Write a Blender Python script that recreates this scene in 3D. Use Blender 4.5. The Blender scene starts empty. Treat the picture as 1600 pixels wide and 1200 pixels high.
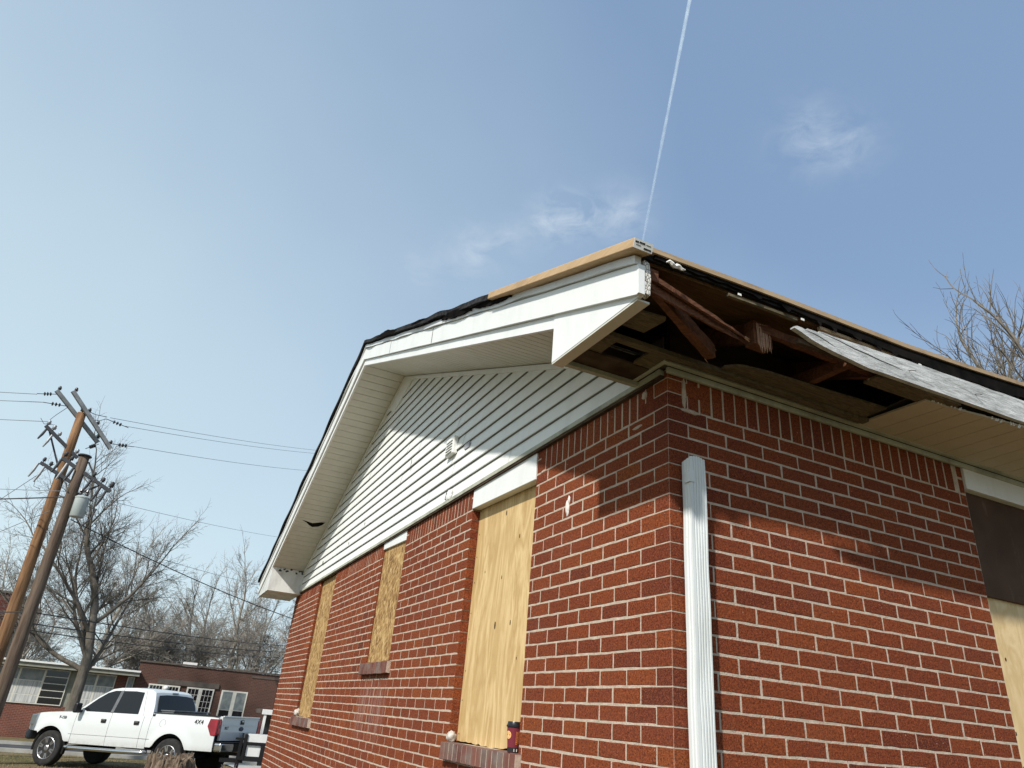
import bpy, math, random
from mathutils import Vector, Matrix, noise
C = bpy.context.scene.collection
SC = bpy.context.scene
rad = math.radians
rnd = random.Random(7)

# ------------------------------------------------------------------ camera
cam = bpy.data.cameras.new('camera'); camo = bpy.data.objects.new('camera', cam); C.objects.link(camo)
CAM = Vector((-1.6557, -2.1329, 2.0001))
camo.location = CAM
camo.rotation_euler = (rad(115.882), rad(-4.637), rad(-26.109))
cam.sensor_width = 36; cam.lens = 36*1090.9/1600
cam.clip_start = .05; cam.clip_end = 60000
SC.camera = camo
SC.render.resolution_x = 1024; SC.render.resolution_y = 768

# ------------------------------------------------------------------ light
SUN_TRAVEL = Vector((.45, .328, -.5)).normalized()
world = bpy.data.worlds.new('World'); SC.world = world; world.use_nodes = True
wn = world.node_tree.nodes; wl = world.node_tree.links
bg = wn['Background']
sky = wn.new('ShaderNodeTexSky'); sky.sky_type = 'NISHITA'; sky.sun_disc = False
sky.sun_elevation = math.asin(-SUN_TRAVEL.z)
sky.sun_rotation = math.atan2(-SUN_TRAVEL.x, -SUN_TRAVEL.y) % (2*math.pi)
sky.air_density = 1.0; sky.dust_density = 1.6; sky.ozone_density = 2.4
SKY_STRENGTH = .15
SUN_POWER = 5.0
bg.inputs[1].default_value = SKY_STRENGTH
def wmath(op, a, b=None, clamp=False):
    n = wn.new('ShaderNodeMath'); n.operation = op; n.use_clamp = clamp
    for i, x in enumerate((a, b)):
        if x is None: continue
        if isinstance(x, (int, float)): n.inputs[i].default_value = x
        else: wl.new(x, n.inputs[i])
    return n.outputs[0]
tcw = wn.new('ShaderNodeTexCoord')
nrmz = wn.new('ShaderNodeVectorMath'); nrmz.operation = 'NORMALIZE'; wl.new(tcw.outputs['Generated'], nrmz.inputs[0])
DIRV = nrmz.outputs[0]
sepw = wn.new('ShaderNodeSeparateXYZ'); wl.new(DIRV, sepw.inputs[0])
# a thin high veil: denser towards the horizon and to the west
veiln = wn.new('ShaderNodeTexNoise'); veiln.inputs['Scale'].default_value = 1.6; veiln.inputs['Detail'].default_value = 4
veiln.inputs['Roughness'].default_value = .45
wl.new(DIRV, veiln.inputs['Vector'])
low = wmath('POWER', wmath('SUBTRACT', 1.0, sepw.outputs['Z'], True), 2.0)
west = wn.new('ShaderNodeVectorMath'); west.operation = 'DOT_PRODUCT'; west.inputs[1].default_value = (-.93, .28, .1)
wl.new(DIRV, west.inputs[0])
wv = wmath('MULTIPLY', wmath('ADD', west.outputs['Value'], .25, True), .75)
veil = wmath('ADD', wmath('MULTIPLY', low, .72), wmath('MULTIPLY', wv, .70))
veil = wmath('ADD', veil, wmath('MULTIPLY', wmath('SUBTRACT', veiln.outputs['Fac'], .45), .40))
veil = wmath('ADD', veil, -.10, True)
# a few small wisps of cloud
wis = wn.new('ShaderNodeTexNoise'); wis.inputs['Scale'].default_value = 17; wis.inputs['Detail'].default_value = 9; wis.inputs['Roughness'].default_value = .62; wis.inputs['Distortion'].default_value = .5
mpw = wn.new('ShaderNodeMapping'); mpw.inputs['Scale'].default_value = (1, 1, 1.9); wl.new(DIRV, mpw.inputs[0]); wl.new(mpw.outputs[0], wis.inputs['Vector'])
wsum = None
for d, tight, amp in (((.350, .690, .634), 1500, 2.3), ((.385, .668, .637), 3000, 1.2), ((.425, .642, .640), 1300, 1.5), ((.262, .765, .588), 1500, 1.3), ((.300, .735, .608), 2500, 1.0), ((.573, .446, .688), 1100, 1.15), ((.612, .418, .671), 1500, .7), ((.20, .80, .56), 1700, .5)):
    v = wn.new('ShaderNodeVectorMath'); v.operation = 'DISTANCE'; v.inputs[1].default_value = Vector(d).normalized()
    wl.new(DIRV, v.inputs[0])
    g = wmath('POWER', 2.718, wmath('MULTIPLY', wmath('MULTIPLY', v.outputs['Value'], v.outputs['Value']), -tight*.62))
    g = wmath('MULTIPLY', g, amp)
    wsum = g if wsum is None else wmath('ADD', wsum, g)
wfac = wmath('MULTIPLY', wsum, wmath('MULTIPLY', wmath('SUBTRACT', wis.outputs['Fac'], .40, True), 1.25), True)
mx1 = wn.new('ShaderNodeMix'); mx1.data_type = 'RGBA'
mx0 = wn.new('ShaderNodeMix'); mx0.data_type = 'RGBA'; mx0.inputs[0].default_value = .62; wl.new(sky.outputs[0], mx0.inputs[6]); mx0.inputs[7].default_value = (2.05, 3.05, 4.55, 1)
wl.new(veil, mx1.inputs[0]); wl.new(mx0.outputs[2], mx1.inputs[6]); mx1.inputs[7].default_value = (4.9, 6.0, 6.35, 1)
mx2 = wn.new('ShaderNodeMix'); mx2.data_type = 'RGBA'
wl.new(wfac, mx2.inputs[0]); wl.new(mx1.outputs[2], mx2.inputs[6]); mx2.inputs[7].default_value = (4.6, 5.2, 5.8, 1)
wl.new(mx2.outputs[2], bg.inputs[0])

sun = bpy.data.lights.new('sun', 'SUN'); suno = bpy.data.objects.new('sun', sun); C.objects.link(suno)
sun.energy = SUN_POWER; sun.angle = rad(1.9); sun.color = (1, .955, .89)
suno.rotation_euler = SUN_TRAVEL.to_track_quat('-Z', 'Y').to_euler(); suno.location = (-5, -4, 8)
SC.view_settings.view_transform = 'Standard'; SC.view_settings.look = 'None'
SC.view_settings.exposure = 0; SC.view_settings.gamma = 1

# ------------------------------------------------------------------ materials
def lin(r, g, b): return (r, g, b, 1)
class NT:
    def __init__(s, name, rough=.7, spec=.3, metal=0):
        s.m = bpy.data.materials.new(name); s.m.use_nodes = True
        s.n = s.m.node_tree.nodes; s.l = s.m.node_tree.links
        s.b = s.n['Principled BSDF']
        s.b.inputs['Roughness'].default_value = rough
        s.b.inputs['Specular IOR Level'].default_value = spec
        s.b.inputs['Metallic'].default_value = metal
    def coord(s, kind='pos', scale=(1, 1, 1), rot=(0, 0, 0)):
        mp = s.n.new('ShaderNodeMapping'); mp.inputs['Scale'].default_value = scale; mp.inputs['Rotation'].default_value = rot
        if kind == 'pos': g = s.n.new('ShaderNodeNewGeometry'); s.l.new(g.outputs['Position'], mp.inputs[0])
        else:
            t = s.n.new('ShaderNodeTexCoord'); s.l.new(t.outputs['Object'], mp.inputs[0])
        return mp.outputs[0]
    def noise(s, vec, scale, detail=4, rough=.55, dist=0):
        t = s.n.new('ShaderNodeTexNoise'); t.inputs['Scale'].default_value = scale; t.inputs['Detail'].default_value = detail
        t.inputs['Roughness'].default_value = rough; t.inputs['Distortion'].default_value = dist
        s.l.new(vec, t.inputs['Vector']); return t.outputs['Fac']
    def vor(s, vec, scale, feature='F1', out='Distance'):
        t = s.n.new('ShaderNodeTexVoronoi'); t.inputs['Scale'].default_value = scale; t.feature = feature
        s.l.new(vec, t.inputs['Vector']); return t.outputs[out]
    def ramp(s, fac, stops):
        r = s.n.new('ShaderNodeValToRGB'); e = r.color_ramp.elements
        e[0].position, e[0].color = stops[0][0], stops[0][1] if len(stops[0][1]) == 4 else (*stops[0][1], 1)
        e[1].position, e[1].color = stops[-1][0], (*stops[-1][1][:3], 1)
        e[0].color = (*stops[0][1][:3], 1)
        for p, c in stops[1:-1]:
            k = e.new(p); k.color = (*c[:3], 1)
        s.l.new(fac, r.inputs[0]); return r.outputs[0]
    def math(s, op, a, b=None, clamp=False):
        n = s.n.new('ShaderNodeMath'); n.operation = op; n.use_clamp = clamp
        for i, x in enumerate((a, b)):
            if x is None: continue
            if isinstance(x, (int, float)): n.inputs[i].default_value = x
            else: s.l.new(x, n.inputs[i])
        return n.outputs[0]
    def mix(s, fac, a, b, mode='MIX'):
        n = s.n.new('ShaderNodeMix'); n.data_type = 'RGBA'; n.blend_type = mode
        for i, x in ((0, fac), (6, a), (7, b)):
            if isinstance(x, (int, float)): n.inputs[i].default_value = x
            elif isinstance(x, tuple): n.inputs[i].default_value = (*x[:3], 1)
            else: s.l.new(x, n.inputs[i])
        return n.outputs[2]
    def col(s, c):
        if isinstance(c, tuple): s.b.inputs['Base Color'].default_value = (*c[:3], 1)
        else: s.l.new(c, s.b.inputs['Base Color'])
    def bump(s, h, strength=.3, dist=.01):
        n = s.n.new('ShaderNodeBump'); n.inputs['Strength'].default_value = strength; n.inputs['Distance'].default_value = dist
        s.l.new(h, n.inputs['Height']); s.l.new(n.outputs[0], s.b.inputs['Normal'])
    def attr(s, name='tint'):
        a = s.n.new('ShaderNodeAttribute'); a.attribute_name = name; return a.outputs['Fac']
def simple(name, a, b=None, scale=6, rough=.6, spec=.3, metal=0, bump=0, bscale=60, bdist=.004, stretch=(1, 1, 1), kind='pos', detail=5, lo=.35, hi=.65):
    t = NT(name, rough, spec, metal)
    v = t.coord(kind, stretch)
    if b is None: t.col(a)
    else: t.col(t.ramp(t.noise(v, scale, detail), [(lo, a), (hi, b)]))
    if bump: t.bump(t.noise(v, bscale, 3), bump, bdist)
    return t.m
M = {}
# brick
t = NT('red_brick', .92, .12); v = t.coord('pos')
ti = t.attr()
base = t.ramp(ti, [(0, (.085, .022, .016)), (.22, (.130, .029, .016)), (.5, (.178, .040, .017)), (.8, (.215, .053, .018)), (1, (.255, .072, .020))])
sp = t.noise(v, 230, 3, .75)
base = t.mix(t.math('MULTIPLY', t.ramp(sp, [(.50, (0, 0, 0)), (.60, (1, 1, 1))]), .6), base, (.36, .12, .045))
sp2 = t.noise(v, 150, 3, .7)
base = t.mix(t.math('MULTIPLY', t.ramp(sp2, [(.40, (1, 1, 1)), (.49, (0, 0, 0))]), .8), base, (.05, .015, .012))
gr = t.noise(v, 85, 4, .75)
base = t.mix(.55, base, t.mix(1.0, base, t.ramp(gr, [(.34, (.42, .40, .38)), (.5, (1, 1, 1)), (.66, (1.75, 1.6, 1.4))]), 'MULTIPLY'))
big = t.noise(v, 1.7, 5, .6)
base = t.mix(t.math('MULTIPLY', t.ramp(big, [(.5, (0, 0, 0)), (.75, (1, 1, 1))]), .25), base, (.16, .06, .045))
def band(sep, a, b, soft):
    return t.math('MULTIPLY', t.math('MULTIPLY', t.math('SUBTRACT', sep, a), 1/soft, True), t.math('MULTIPLY', t.math('SUBTRACT', b, sep), 1/soft, True))
sx = t.n.new('ShaderNodeSeparateXYZ'); t.l.new(v, sx.inputs[0])
st_ = t.noise(t.coord('pos', (1, 1, .06)), 24, 4, .6)
mk = t.math('MULTIPLY', band(sx.outputs[1], 3.36, 4.24, .12), band(sx.outputs[2], 1.75, 2.27, .35))
mk = t.math('MULTIPLY', t.math('MULTIPLY', mk, t.math('SUBTRACT', .1, sx.outputs[0], True)), 10, True)
mk = t.math('MULTIPLY', mk, t.ramp(st_, [(.42, (0, 0, 0)), (.62, (1, 1, 1))]), True)
base = t.mix(t.math('MULTIPLY', mk, .42), base, (.50, .42, .40))
ch = t.vor(v, 17)
base = t.mix(t.math('MULTIPLY', t.ramp(ch, [(.035, (1, 1, 1)), (.05, (0, 0, 0))]), .55), base, (.62, .42, .32))
t.col(base); t.bump(t.math('ADD', t.noise(v, 260, 3, .7), t.math('MULTIPLY', t.noise(v, 60, 2), .6)), .85, .003); M['brick'] = t.m
t = NT('sill_brick_clay', .9, .15); v = t.coord('pos'); ti = t.attr()
base = t.ramp(ti, [(0, (.10, .045, .038)), (.5, (.145, .062, .05)), (1, (.20, .085, .062))])
base = t.mix(t.ramp(t.noise(v, 9, 4), [(.42, (0, 0, 0)), (.7, (1, 1, 1))]), base, (.19, .15, .13))
t.col(base); t.bump(t.noise(v, 240, 3, .7), .7, .003); M['sillbrick'] = t.m
# mortar
t = NT('mortar', .95, .1); v = t.coord('pos')
c = t.ramp(t.noise(v, 22, 5), [(.3, (.42, .34, .265)), (.7, (.57, .485, .39))])
c = t.mix(t.math('MULTIPLY', t.ramp(t.noise(v, 3.1, 4), [(.5, (0, 0, 0)), (.8, (1, 1, 1))]), .5), c, (.48, .27, .20))
c = t.mix(t.ramp(t.noise(v, 130, 3, .7), [(.60, (0, 0, 0)), (.68, (1, 1, 1))]), c, (.26, .16, .12))
t.col(c); t.bump(t.noise(v, 120, 4, .7), .9, .005); M['mortar'] = t.m
def painted(name, a, dirt, rough=.42, amt=.3, spec=.4):
    t = NT(name, rough, spec); v = t.coord('pos')
    n1 = t.noise(t.coord('pos', (1, 1, .35)), 7, 6, .65)
    c = t.mix(t.math('MULTIPLY', t.ramp(n1, [(.45, (0, 0, 0)), (.8, (1, 1, 1))]), amt), a, dirt)
    sp = t.noise(v, 45, 4, .75)
    c = t.mix(t.math('MULTIPLY', t.ramp(sp, [(.66, (0, 0, 0)), (.73, (1, 1, 1))]), amt*1.3), c, dirt)
    t.col(c); t.bump(t.noise(v, 9, 3), .12, .01); return t.m
M['siding'] = painted('vinyl_siding', (.77, .78, .75), (.36, .35, .31), .45, .22)
M['trim'] = painted('white_painted_metal', (.76, .77, .75), (.42, .42, .39), .4, .25)
M['soffit'] = painted('vinyl_soffit', (.60, .59, .52), (.34, .31, .25), .5, .3)
M['soffit2'] = painted('aged_vinyl_soffit', (.52, .46, .345), (.30, .24, .16), .55, .25)
M['frieze'] = painted('weathered_frieze_paint', (.42, .43, .35), (.10, .10, .075), .7, .75, .2)
M['moldtrim'] = painted('mildewed_white_metal', (.70, .71, .68), (.10, .09, .07), .5, .5)
M['downspout'] = painted('white_enamelled_downspout', (.66, .69, .68), (.36, .37, .33), .45, .45, .4)
M['lapshade'] = simple('painted_lap_shade', (.13, .135, .12), (.20, .20, .18), 5, rough=.9)  # dark tone that paints in the shade below siding laps
M['seam'] = simple('dark_seam', (.055, .055, .05), rough=.9)
# fascia, grey weathered paint on wood
t = NT('flaking_painted_wood', .85, .15); v = t.coord('pos', (1.0, 1, 6))
n1 = t.noise(v, 9, 8, .72, .6); n2 = t.noise(t.coord('pos', (1, 1, 2.2)), 5, 5, .6)
c = t.ramp(n1, [(.30, (.20, .20, .19)), (.48, (.46, .47, .46)), (.7, (.70, .71, .70))])
c = t.mix(t.math('MULTIPLY', t.ramp(n2, [(.45, (0, 0, 0)), (.7, (1, 1, 1))]), .55), c, (.26, .27, .27))
t.col(c); t.bump(n1, .8, .008); M['flaking'] = t.m
t = NT('cracked_painted_wood', .85, .15); v = t.coord('pos', (1, 1, .6))
d = t.vor(v, 95, 'DISTANCE_TO_EDGE'); c = t.ramp(d, [(.03, (.03, .025, .02)), (.09, (.66, .64, .58))])
t.col(c); t.bump(d, .7, .004); M['cracked'] = t.m
# woods
def wood(name, a, b, dark=None, stretch=(1, 1, 1), scale=8, rough=.75, ring=True, dist=1.2):
    t = NT(name, rough, .2); v = t.coord('pos', stretch)
    n1 = t.noise(v, scale, 6, .6, dist)
    if ring:
        w = t.math('FRACT', t.math('MULTIPLY', n1, 7.0)); w = t.math('ABSOLUTE', t.math('SUBTRACT', w, .5)); w = t.math('MULTIPLY', w, 2)
        f = t.math('ADD', t.math('MULTIPLY', w, .5), t.math('MULTIPLY', t.noise(v, scale*5, 4), .5))
    else: f = n1
    c = t.ramp(f, [(.2, a), (.8, b)])
    if dark:
        c = t.mix(t.math('MULTIPLY', t.ramp(t.noise(t.coord('pos'), 3.5, 6, .7), [(.5, (0, 0, 0)), (.7, (1, 1, 1))]), .7), c, dark)
    t.col(c); t.bump(f, .35, .003); return t.m
M['plywood'] = wood('plywood_face', (.45, .295, .120), (.67, .495, .255), (.52, .36, .16), (1, 2.4, .42), 2.0, .65, True, .7)
M['plywood_front'] = wood('plywood_face_across', (.56, .40, .20), (.69, .53, .30), None, (2.4, 1, .5), 2.6, .65, True, .7)
M['lumber'] = wood('new_lumber', (.40, .265, .135), (.56, .40, .235), (.30, .19, .10), (5, .6, 5), 7, .6, False)
M['lumber_x'] = wood('new_lumber_edge', (.27, .185, .105), (.46, .34, .21), (.13, .085, .05), (.6, 5, 8), 7, .6, False)
M['deck'] = wood('aged_roof_decking', (.085, .045, .019), (.165, .09, .04), (.06, .03, .015), (.5, 4, 1), 5, .85)
M['rafter'] = wood('reddish_old_rafter', (.085, .034, .019), (.17, .074, .038), (.05, .022, .014), (1, 1.6, 1.6), 7, .85)
M['torn'] = wood('split_wood', (.34, .19, .12), (.55, .36, .26), None, (1, 6, 6), 14, .85)
M['soffitwood'] = wood('stained_soffit_plywood', (.085, .068, .040), (.165, .135, .085), (.04, .03, .02), (.7, 4, 1), 5, .85)
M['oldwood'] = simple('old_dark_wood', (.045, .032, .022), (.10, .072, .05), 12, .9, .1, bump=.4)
t = NT('osb_board', .72, .2)
def chips(k, rot):
    v = t.coord('pos', (1, 1, 1), rot)
    return t.n, v
v = t.coord('pos', (1, 1.0, 1), (rad(25), 0, 0))
va = t.n.new('ShaderNodeMapping'); va.inputs['Scale'].default_value = (1, 3.1, 1.0); t.l.new(v, va.inputs[0])
vb = t.n.new('ShaderNodeMapping'); vb.inputs['Scale'].default_value = (1, .9, 2.6); vb.inputs['Rotation'].default_value = (rad(40), 0, 0); t.l.new(v, vb.inputs[0])
a1 = t.vor(va.outputs[0], 15, 'F1', 'Color'); a2 = t.vor(vb.outputs[0], 21, 'F1', 'Color')
def sepr(c):
    s = t.n.new('ShaderNodeSeparateColor'); t.l.new(c, s.inputs[0]); return s.outputs[0]
f = t.math('ADD', t.math('MULTIPLY', sepr(a1), .55), t.math('MULTIPLY', sepr(a2), .45))
c = t.ramp(f, [(.1, (.16, .085, .032)), (.35, (.29, .165, .062)), (.65, (.42, .265, .105)), (.95, (.56, .40, .19))])
t.col(c); t.bump(f, .35, .003); M['osb'] = t.m
t = NT('dark_brown_board', .75, .12); v = t.coord('pos')
c = t.ramp(t.noise(v, 3, 5), [(.35, (.060, .034, .022)), (.7, (.10, .058, .036))])
c = t.mix(t.math('MULTIPLY', t.ramp(t.noise(t.coord('pos', (1, 1, .3)), 11, 6, .7), [(.60, (0, 0, 0)), (.75, (1, 1, 1))]), .4), c, (.26, .19, .15))
t.col(c); M['brownboard'] = t.m
M['shingle'] = simple('asphalt_shingle', (.012, .012, .013), (.045, .045, .047), 30, .95, .05, bump=.8, bscale=150)
M['black'] = simple('tar_paper', (.004, .004, .004), (.014, .012, .011), 10, 1.0, .03)
M['metalstrip'] = painted('bent_drip_edge_metal', (.68, .69, .68), (.30, .30, .29), .4, .4, .5)
M['knot'] = simple('wood_knot', (.05, .028, .015), rough=.8)
M['nail'] = simple('rusty_nail', (.05, .035, .03), rough=.6, metal=.4)
M['stucco'] = simple('plaster_lump', (.62, .58, .52), (.35, .30, .26), 30, .95, bump=.6, bscale=60)
M['foam'] = simple('pale_caulk', (.62, .55, .50), (.78, .74, .70), 30, .9, bump=.6, bscale=80)
M['bristle'] = simple('wire_bristle', (.7, .68, .62), (.4, .36, .3), 30, .7)
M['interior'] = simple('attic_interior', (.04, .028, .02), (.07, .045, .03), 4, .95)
# ground
t = NT('dry_lawn', .95, .1); v = t.coord('pos')
c = t.ramp(t.noise(v, 1.3, 8, .7), [(.32, (.085, .072, .030)), (.5, (.16, .125, .062)), (.7, (.235, .185, .105))])
c = t.mix(t.math('MULTIPLY', t.ramp(t.noise(v, 18, 5, .8), [(.5, (0, 0, 0)), (.66, (1, 1, 1))]), .6), c, (.30, .24, .155))
c = t.mix(t.math('MULTIPLY', t.ramp(t.noise(v, .35, 4), [(.52, (0, 0, 0)), (.66, (1, 1, 1))]), .6), c, (.07, .085, .028))
t.col(c); t.bump(t.noise(v, 30, 5, .8), .9, .04); M['lawn'] = t.m
M['asphalt'] = simple('asphalt', (.045, .045, .047), (.075, .075, .077), 3, .9, .2, bump=.4, bscale=90)
M['concrete'] = simple('concrete', (.30, .29, .26), (.42, .41, .37), 2.5, .9, .2, bump=.3, bscale=60)
M['bark'] = simple('tree_bark', (.085, .074, .058), (.165, .145, .12), 3.5, .95, .1, bump=.8, bscale=14, bdist=.03, stretch=(1, 1, .35))
M['bark_dark'] = simple('dark_tree_bark', (.10, .088, .072), (.19, .168, .14), 3.5, .95, .1, bump=.6, bscale=14, bdist=.03, stretch=(1, 1, .35))
M['bark_pale'] = simple('pale_twigs', (.15, .132, .105), (.26, .235, .20), 3.5, .95, .1)
M['bark_far'] = simple('greyish_twigs', (.20, .18, .15), (.31, .285, .245), 2, .95, .1)
M['thicket'] = simple('olive_twigs', (.15, .14, .09), (.26, .24, .165), 2, .95, .1)
M['stump'] = simple('weathered_stump_wood', (.075, .052, .036), (.26, .20, .145), 9, .95, .1, bump=1, bscale=18, bdist=.05, stretch=(1.6, 1.6, .5))
M['pole_new'] = simple('tan_treated_pole', (.12, .062, .032), (.29, .165, .085), 4, .85, .15, bump=.5, bscale=14, bdist=.02, stretch=(3, 3, .25))
M['pole_old'] = simple('old_brown_pole', (.085, .058, .042), (.16, .12, .09), 5, .9, .15, bump=.5, bscale=14, bdist=.02, stretch=(3, 3, .25))
M['arm'] = simple('grey_crossarm_wood', (.22, .23, .23), (.34, .35, .35), 6, .8)
M['porcelain'] = simple('dark_porcelain', (.03, .028, .03), rough=.3, spec=.5)
M['hardware'] = simple('galvanised_hardware', (.30, .31, .32), rough=.5, metal=.5)
M['hardware_dark'] = simple('dark_pole_hardware', (.05, .05, .055), rough=.6)
M['transformer'] = simple('transformer_grey_paint', (.34, .38, .37), (.40, .44, .43), 3, .4, .4)
M['wire'] = simple('wire_black', (.03, .03, .033), rough=.6)
M['wire_far'] = simple('wire_aluminium', (.16, .17, .18), rough=.5)
# school
def schoolbrick(name, c1, c2, mor):
    t = NT(name, .9, .15); v = t.coord('pos', (1, 1, 1), (rad(90), 0, 0))
    b = t.n.new('ShaderNodeTexBrick'); b.inputs['Scale'].default_value = 1; b.inputs['Brick Width'].default_value = .21; b.inputs['Row Height'].default_value = .075
    b.inputs['Mortar Size'].default_value = .008; b.inputs['Color1'].default_value = (*c1, 1); b.inputs['Color2'].default_value = (*c2, 1); b.inputs['Mortar'].default_value = (*mor, 1)
    t.l.new(v, b.inputs['Vector'])
    c = t.mix(t.math('MULTIPLY', t.ramp(t.noise(t.coord('pos'), .9, 5), [(.4, (0, 0, 0)), (.7, (1, 1, 1))]), .45), b.outputs['Color'], (.075, .042, .032))
    t.col(c); return t.m
M['school'] = schoolbrick('school_brown_brick', (.115, .052, .038), (.085, .042, .032), (.14, .105, .085))
M['school_red'] = schoolbrick('school_red_brick', (.19, .062, .040), (.15, .048, .033), (.23, .16, .13))
M['farbrick'] = schoolbrick('far_dark_red_brick', (.13, .032, .024), (.09, .024, .018), (.12, .06, .05))
M['glass'] = simple('dark_window_glass', (.012, .014, .016), rough=.08, spec=.7)
M['glass_grey'] = simple('grey_window_glass', (.13, .15, .15), (.25, .27, .26), 3, .2, .5)
M['curtain'] = simple('pale_curtain', (.30, .31, .30), (.60, .60, .58), 14, .9, stretch=(1, 1, .05))
M['frame'] = simple('cream_window_paint', (.60, .58, .50), (.68, .66, .58), 4, .6)
M['whitepaint'] = simple('white_paint', (.78, .78, .75), (.70, .70, .67), 4, .55)
M['eave_grey'] = simple('grey_green_eave', (.20, .20, .165), (.28, .28, .23), 3, .8)
M['lintel'] = simple('dark_lintel_stone', (.085, .07, .058), (.12, .10, .085), 4, .9)
# truck
def paint(name, a, rough=.25, spec=.5, coat=.6, metal=0):
    t = NT(name, rough, spec, metal); t.b.inputs['Coat Weight'].default_value = coat; t.b.inputs['Coat Roughness'].default_value = .06
    v = t.coord('obj'); s = t.n.new('ShaderNodeSeparateXYZ'); t.l.new(v, s.inputs[0])
    low = t.math('SUBTRACT', 1, t.math('MULTIPLY', t.math('SUBTRACT', s.outputs[2], .45), 4.0), True)
    f = t.math('MULTIPLY', low, t.ramp(t.noise(v, 7, 5), [(.35, (0, 0, 0)), (.7, (1, 1, 1))]))
    t.col(t.mix(t.math('MULTIPLY', f, .8), a, (.30, .25, .19))); return t.m
M['truckwhite'] = paint('white_car_paint', (.60, .62, .61))
M['tyre'] = simple('tyre_rubber', (.018, .018, .018), (.035, .034, .032), 9, .85, .2)
M['chrome'] = simple('chrome', (.62, .62, .62), rough=.16, metal=1)
M['alloy'] = simple('polished_alloy', (.55, .55, .56), rough=.28, metal=.9)
M['blackplastic'] = simple('black_plastic', (.014, .014, .015), rough=.45)
M['cavity'] = simple('wheel_well_black', (.006, .006, .006), rough=.95)
t = NT('tinted_glass', .06, .35); t.col((.012, .013, .015)); M['tint'] = t.m
M['redlens'] = simple('red_tail_lens', (.18, .006, .012), (.28, .012, .02), 5, .12, .6)
M['redlens2'] = simple('bright_red_lens', (.60, .05, .06), rough=.12, spec=.6)
M['amber'] = simple('headlamp_lens', (.55, .55, .5), rough=.1, spec=.6)
M['plate'] = simple('licence_plate', (.42, .44, .50), (.55, .56, .60), 30, .5)
M['greybox'] = simple('grey_plastic_box', (.09, .095, .10), (.14, .145, .15), 5, .5)
M['emblem'] = simple('dark_blue_emblem', (.02, .03, .07), rough=.3)
M['cup'] = simple('maroon_paper_cup', (.15, .020, .032), (.18, .025, .038), 8, .5)
M['cuplid'] = simple('black_cup_lid', (.010, .010, .012), rough=.28, spec=.5)
M['cuporange'] = simple('orange_print', (.85, .30, .06), rough=.5)
M['cupcream'] = simple('cream_print', (.85, .55, .25), rough=.5)
M['labelwhite'] = simple('white_label', (.75, .74, .70), rough=.6)
M['ink'] = simple('black_ink', (.02, .02, .02), rough=.7)
M['grassblade'] = simple('dry_grass_blades', (.14, .115, .05), (.30, .24, .13), 2, .9)
M['flag'] = simple('pale_flag_cloth', (.62, .64, .68), (.72, .73, .75), 3, .8)
t = NT('contrail_vapour', 1, 0); t.col((.95, .96, 1)); v = t.coord('pos', (1, 1, 1))
tr = t.n.new('ShaderNodeBsdfTransparent'); ms = t.n.new('ShaderNodeMixShader')
f = t.ramp(t.noise(v, .006, 6, .65), [(.25, (.25, .25, .25)), (.7, (.95, .95, .95))])
lw = t.n.new('ShaderNodeLayerWeight'); lw.inputs[0].default_value = .5
edge = t.math('POWER', t.math('SUBTRACT', 1, lw.outputs['Facing'], True), 1.3)
t.l.new(t.math('MULTIPLY', t.math('MULTIPLY', f, t.attr('fade')), edge), ms.inputs[0])
t.l.new(tr.outputs[0], ms.inputs[1]); t.l.new(t.b.outputs[0], ms.inputs[2])
t.l.new(ms.outputs[0], t.n['Material Output'].inputs[0]); M['contrail'] = t.m

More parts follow.
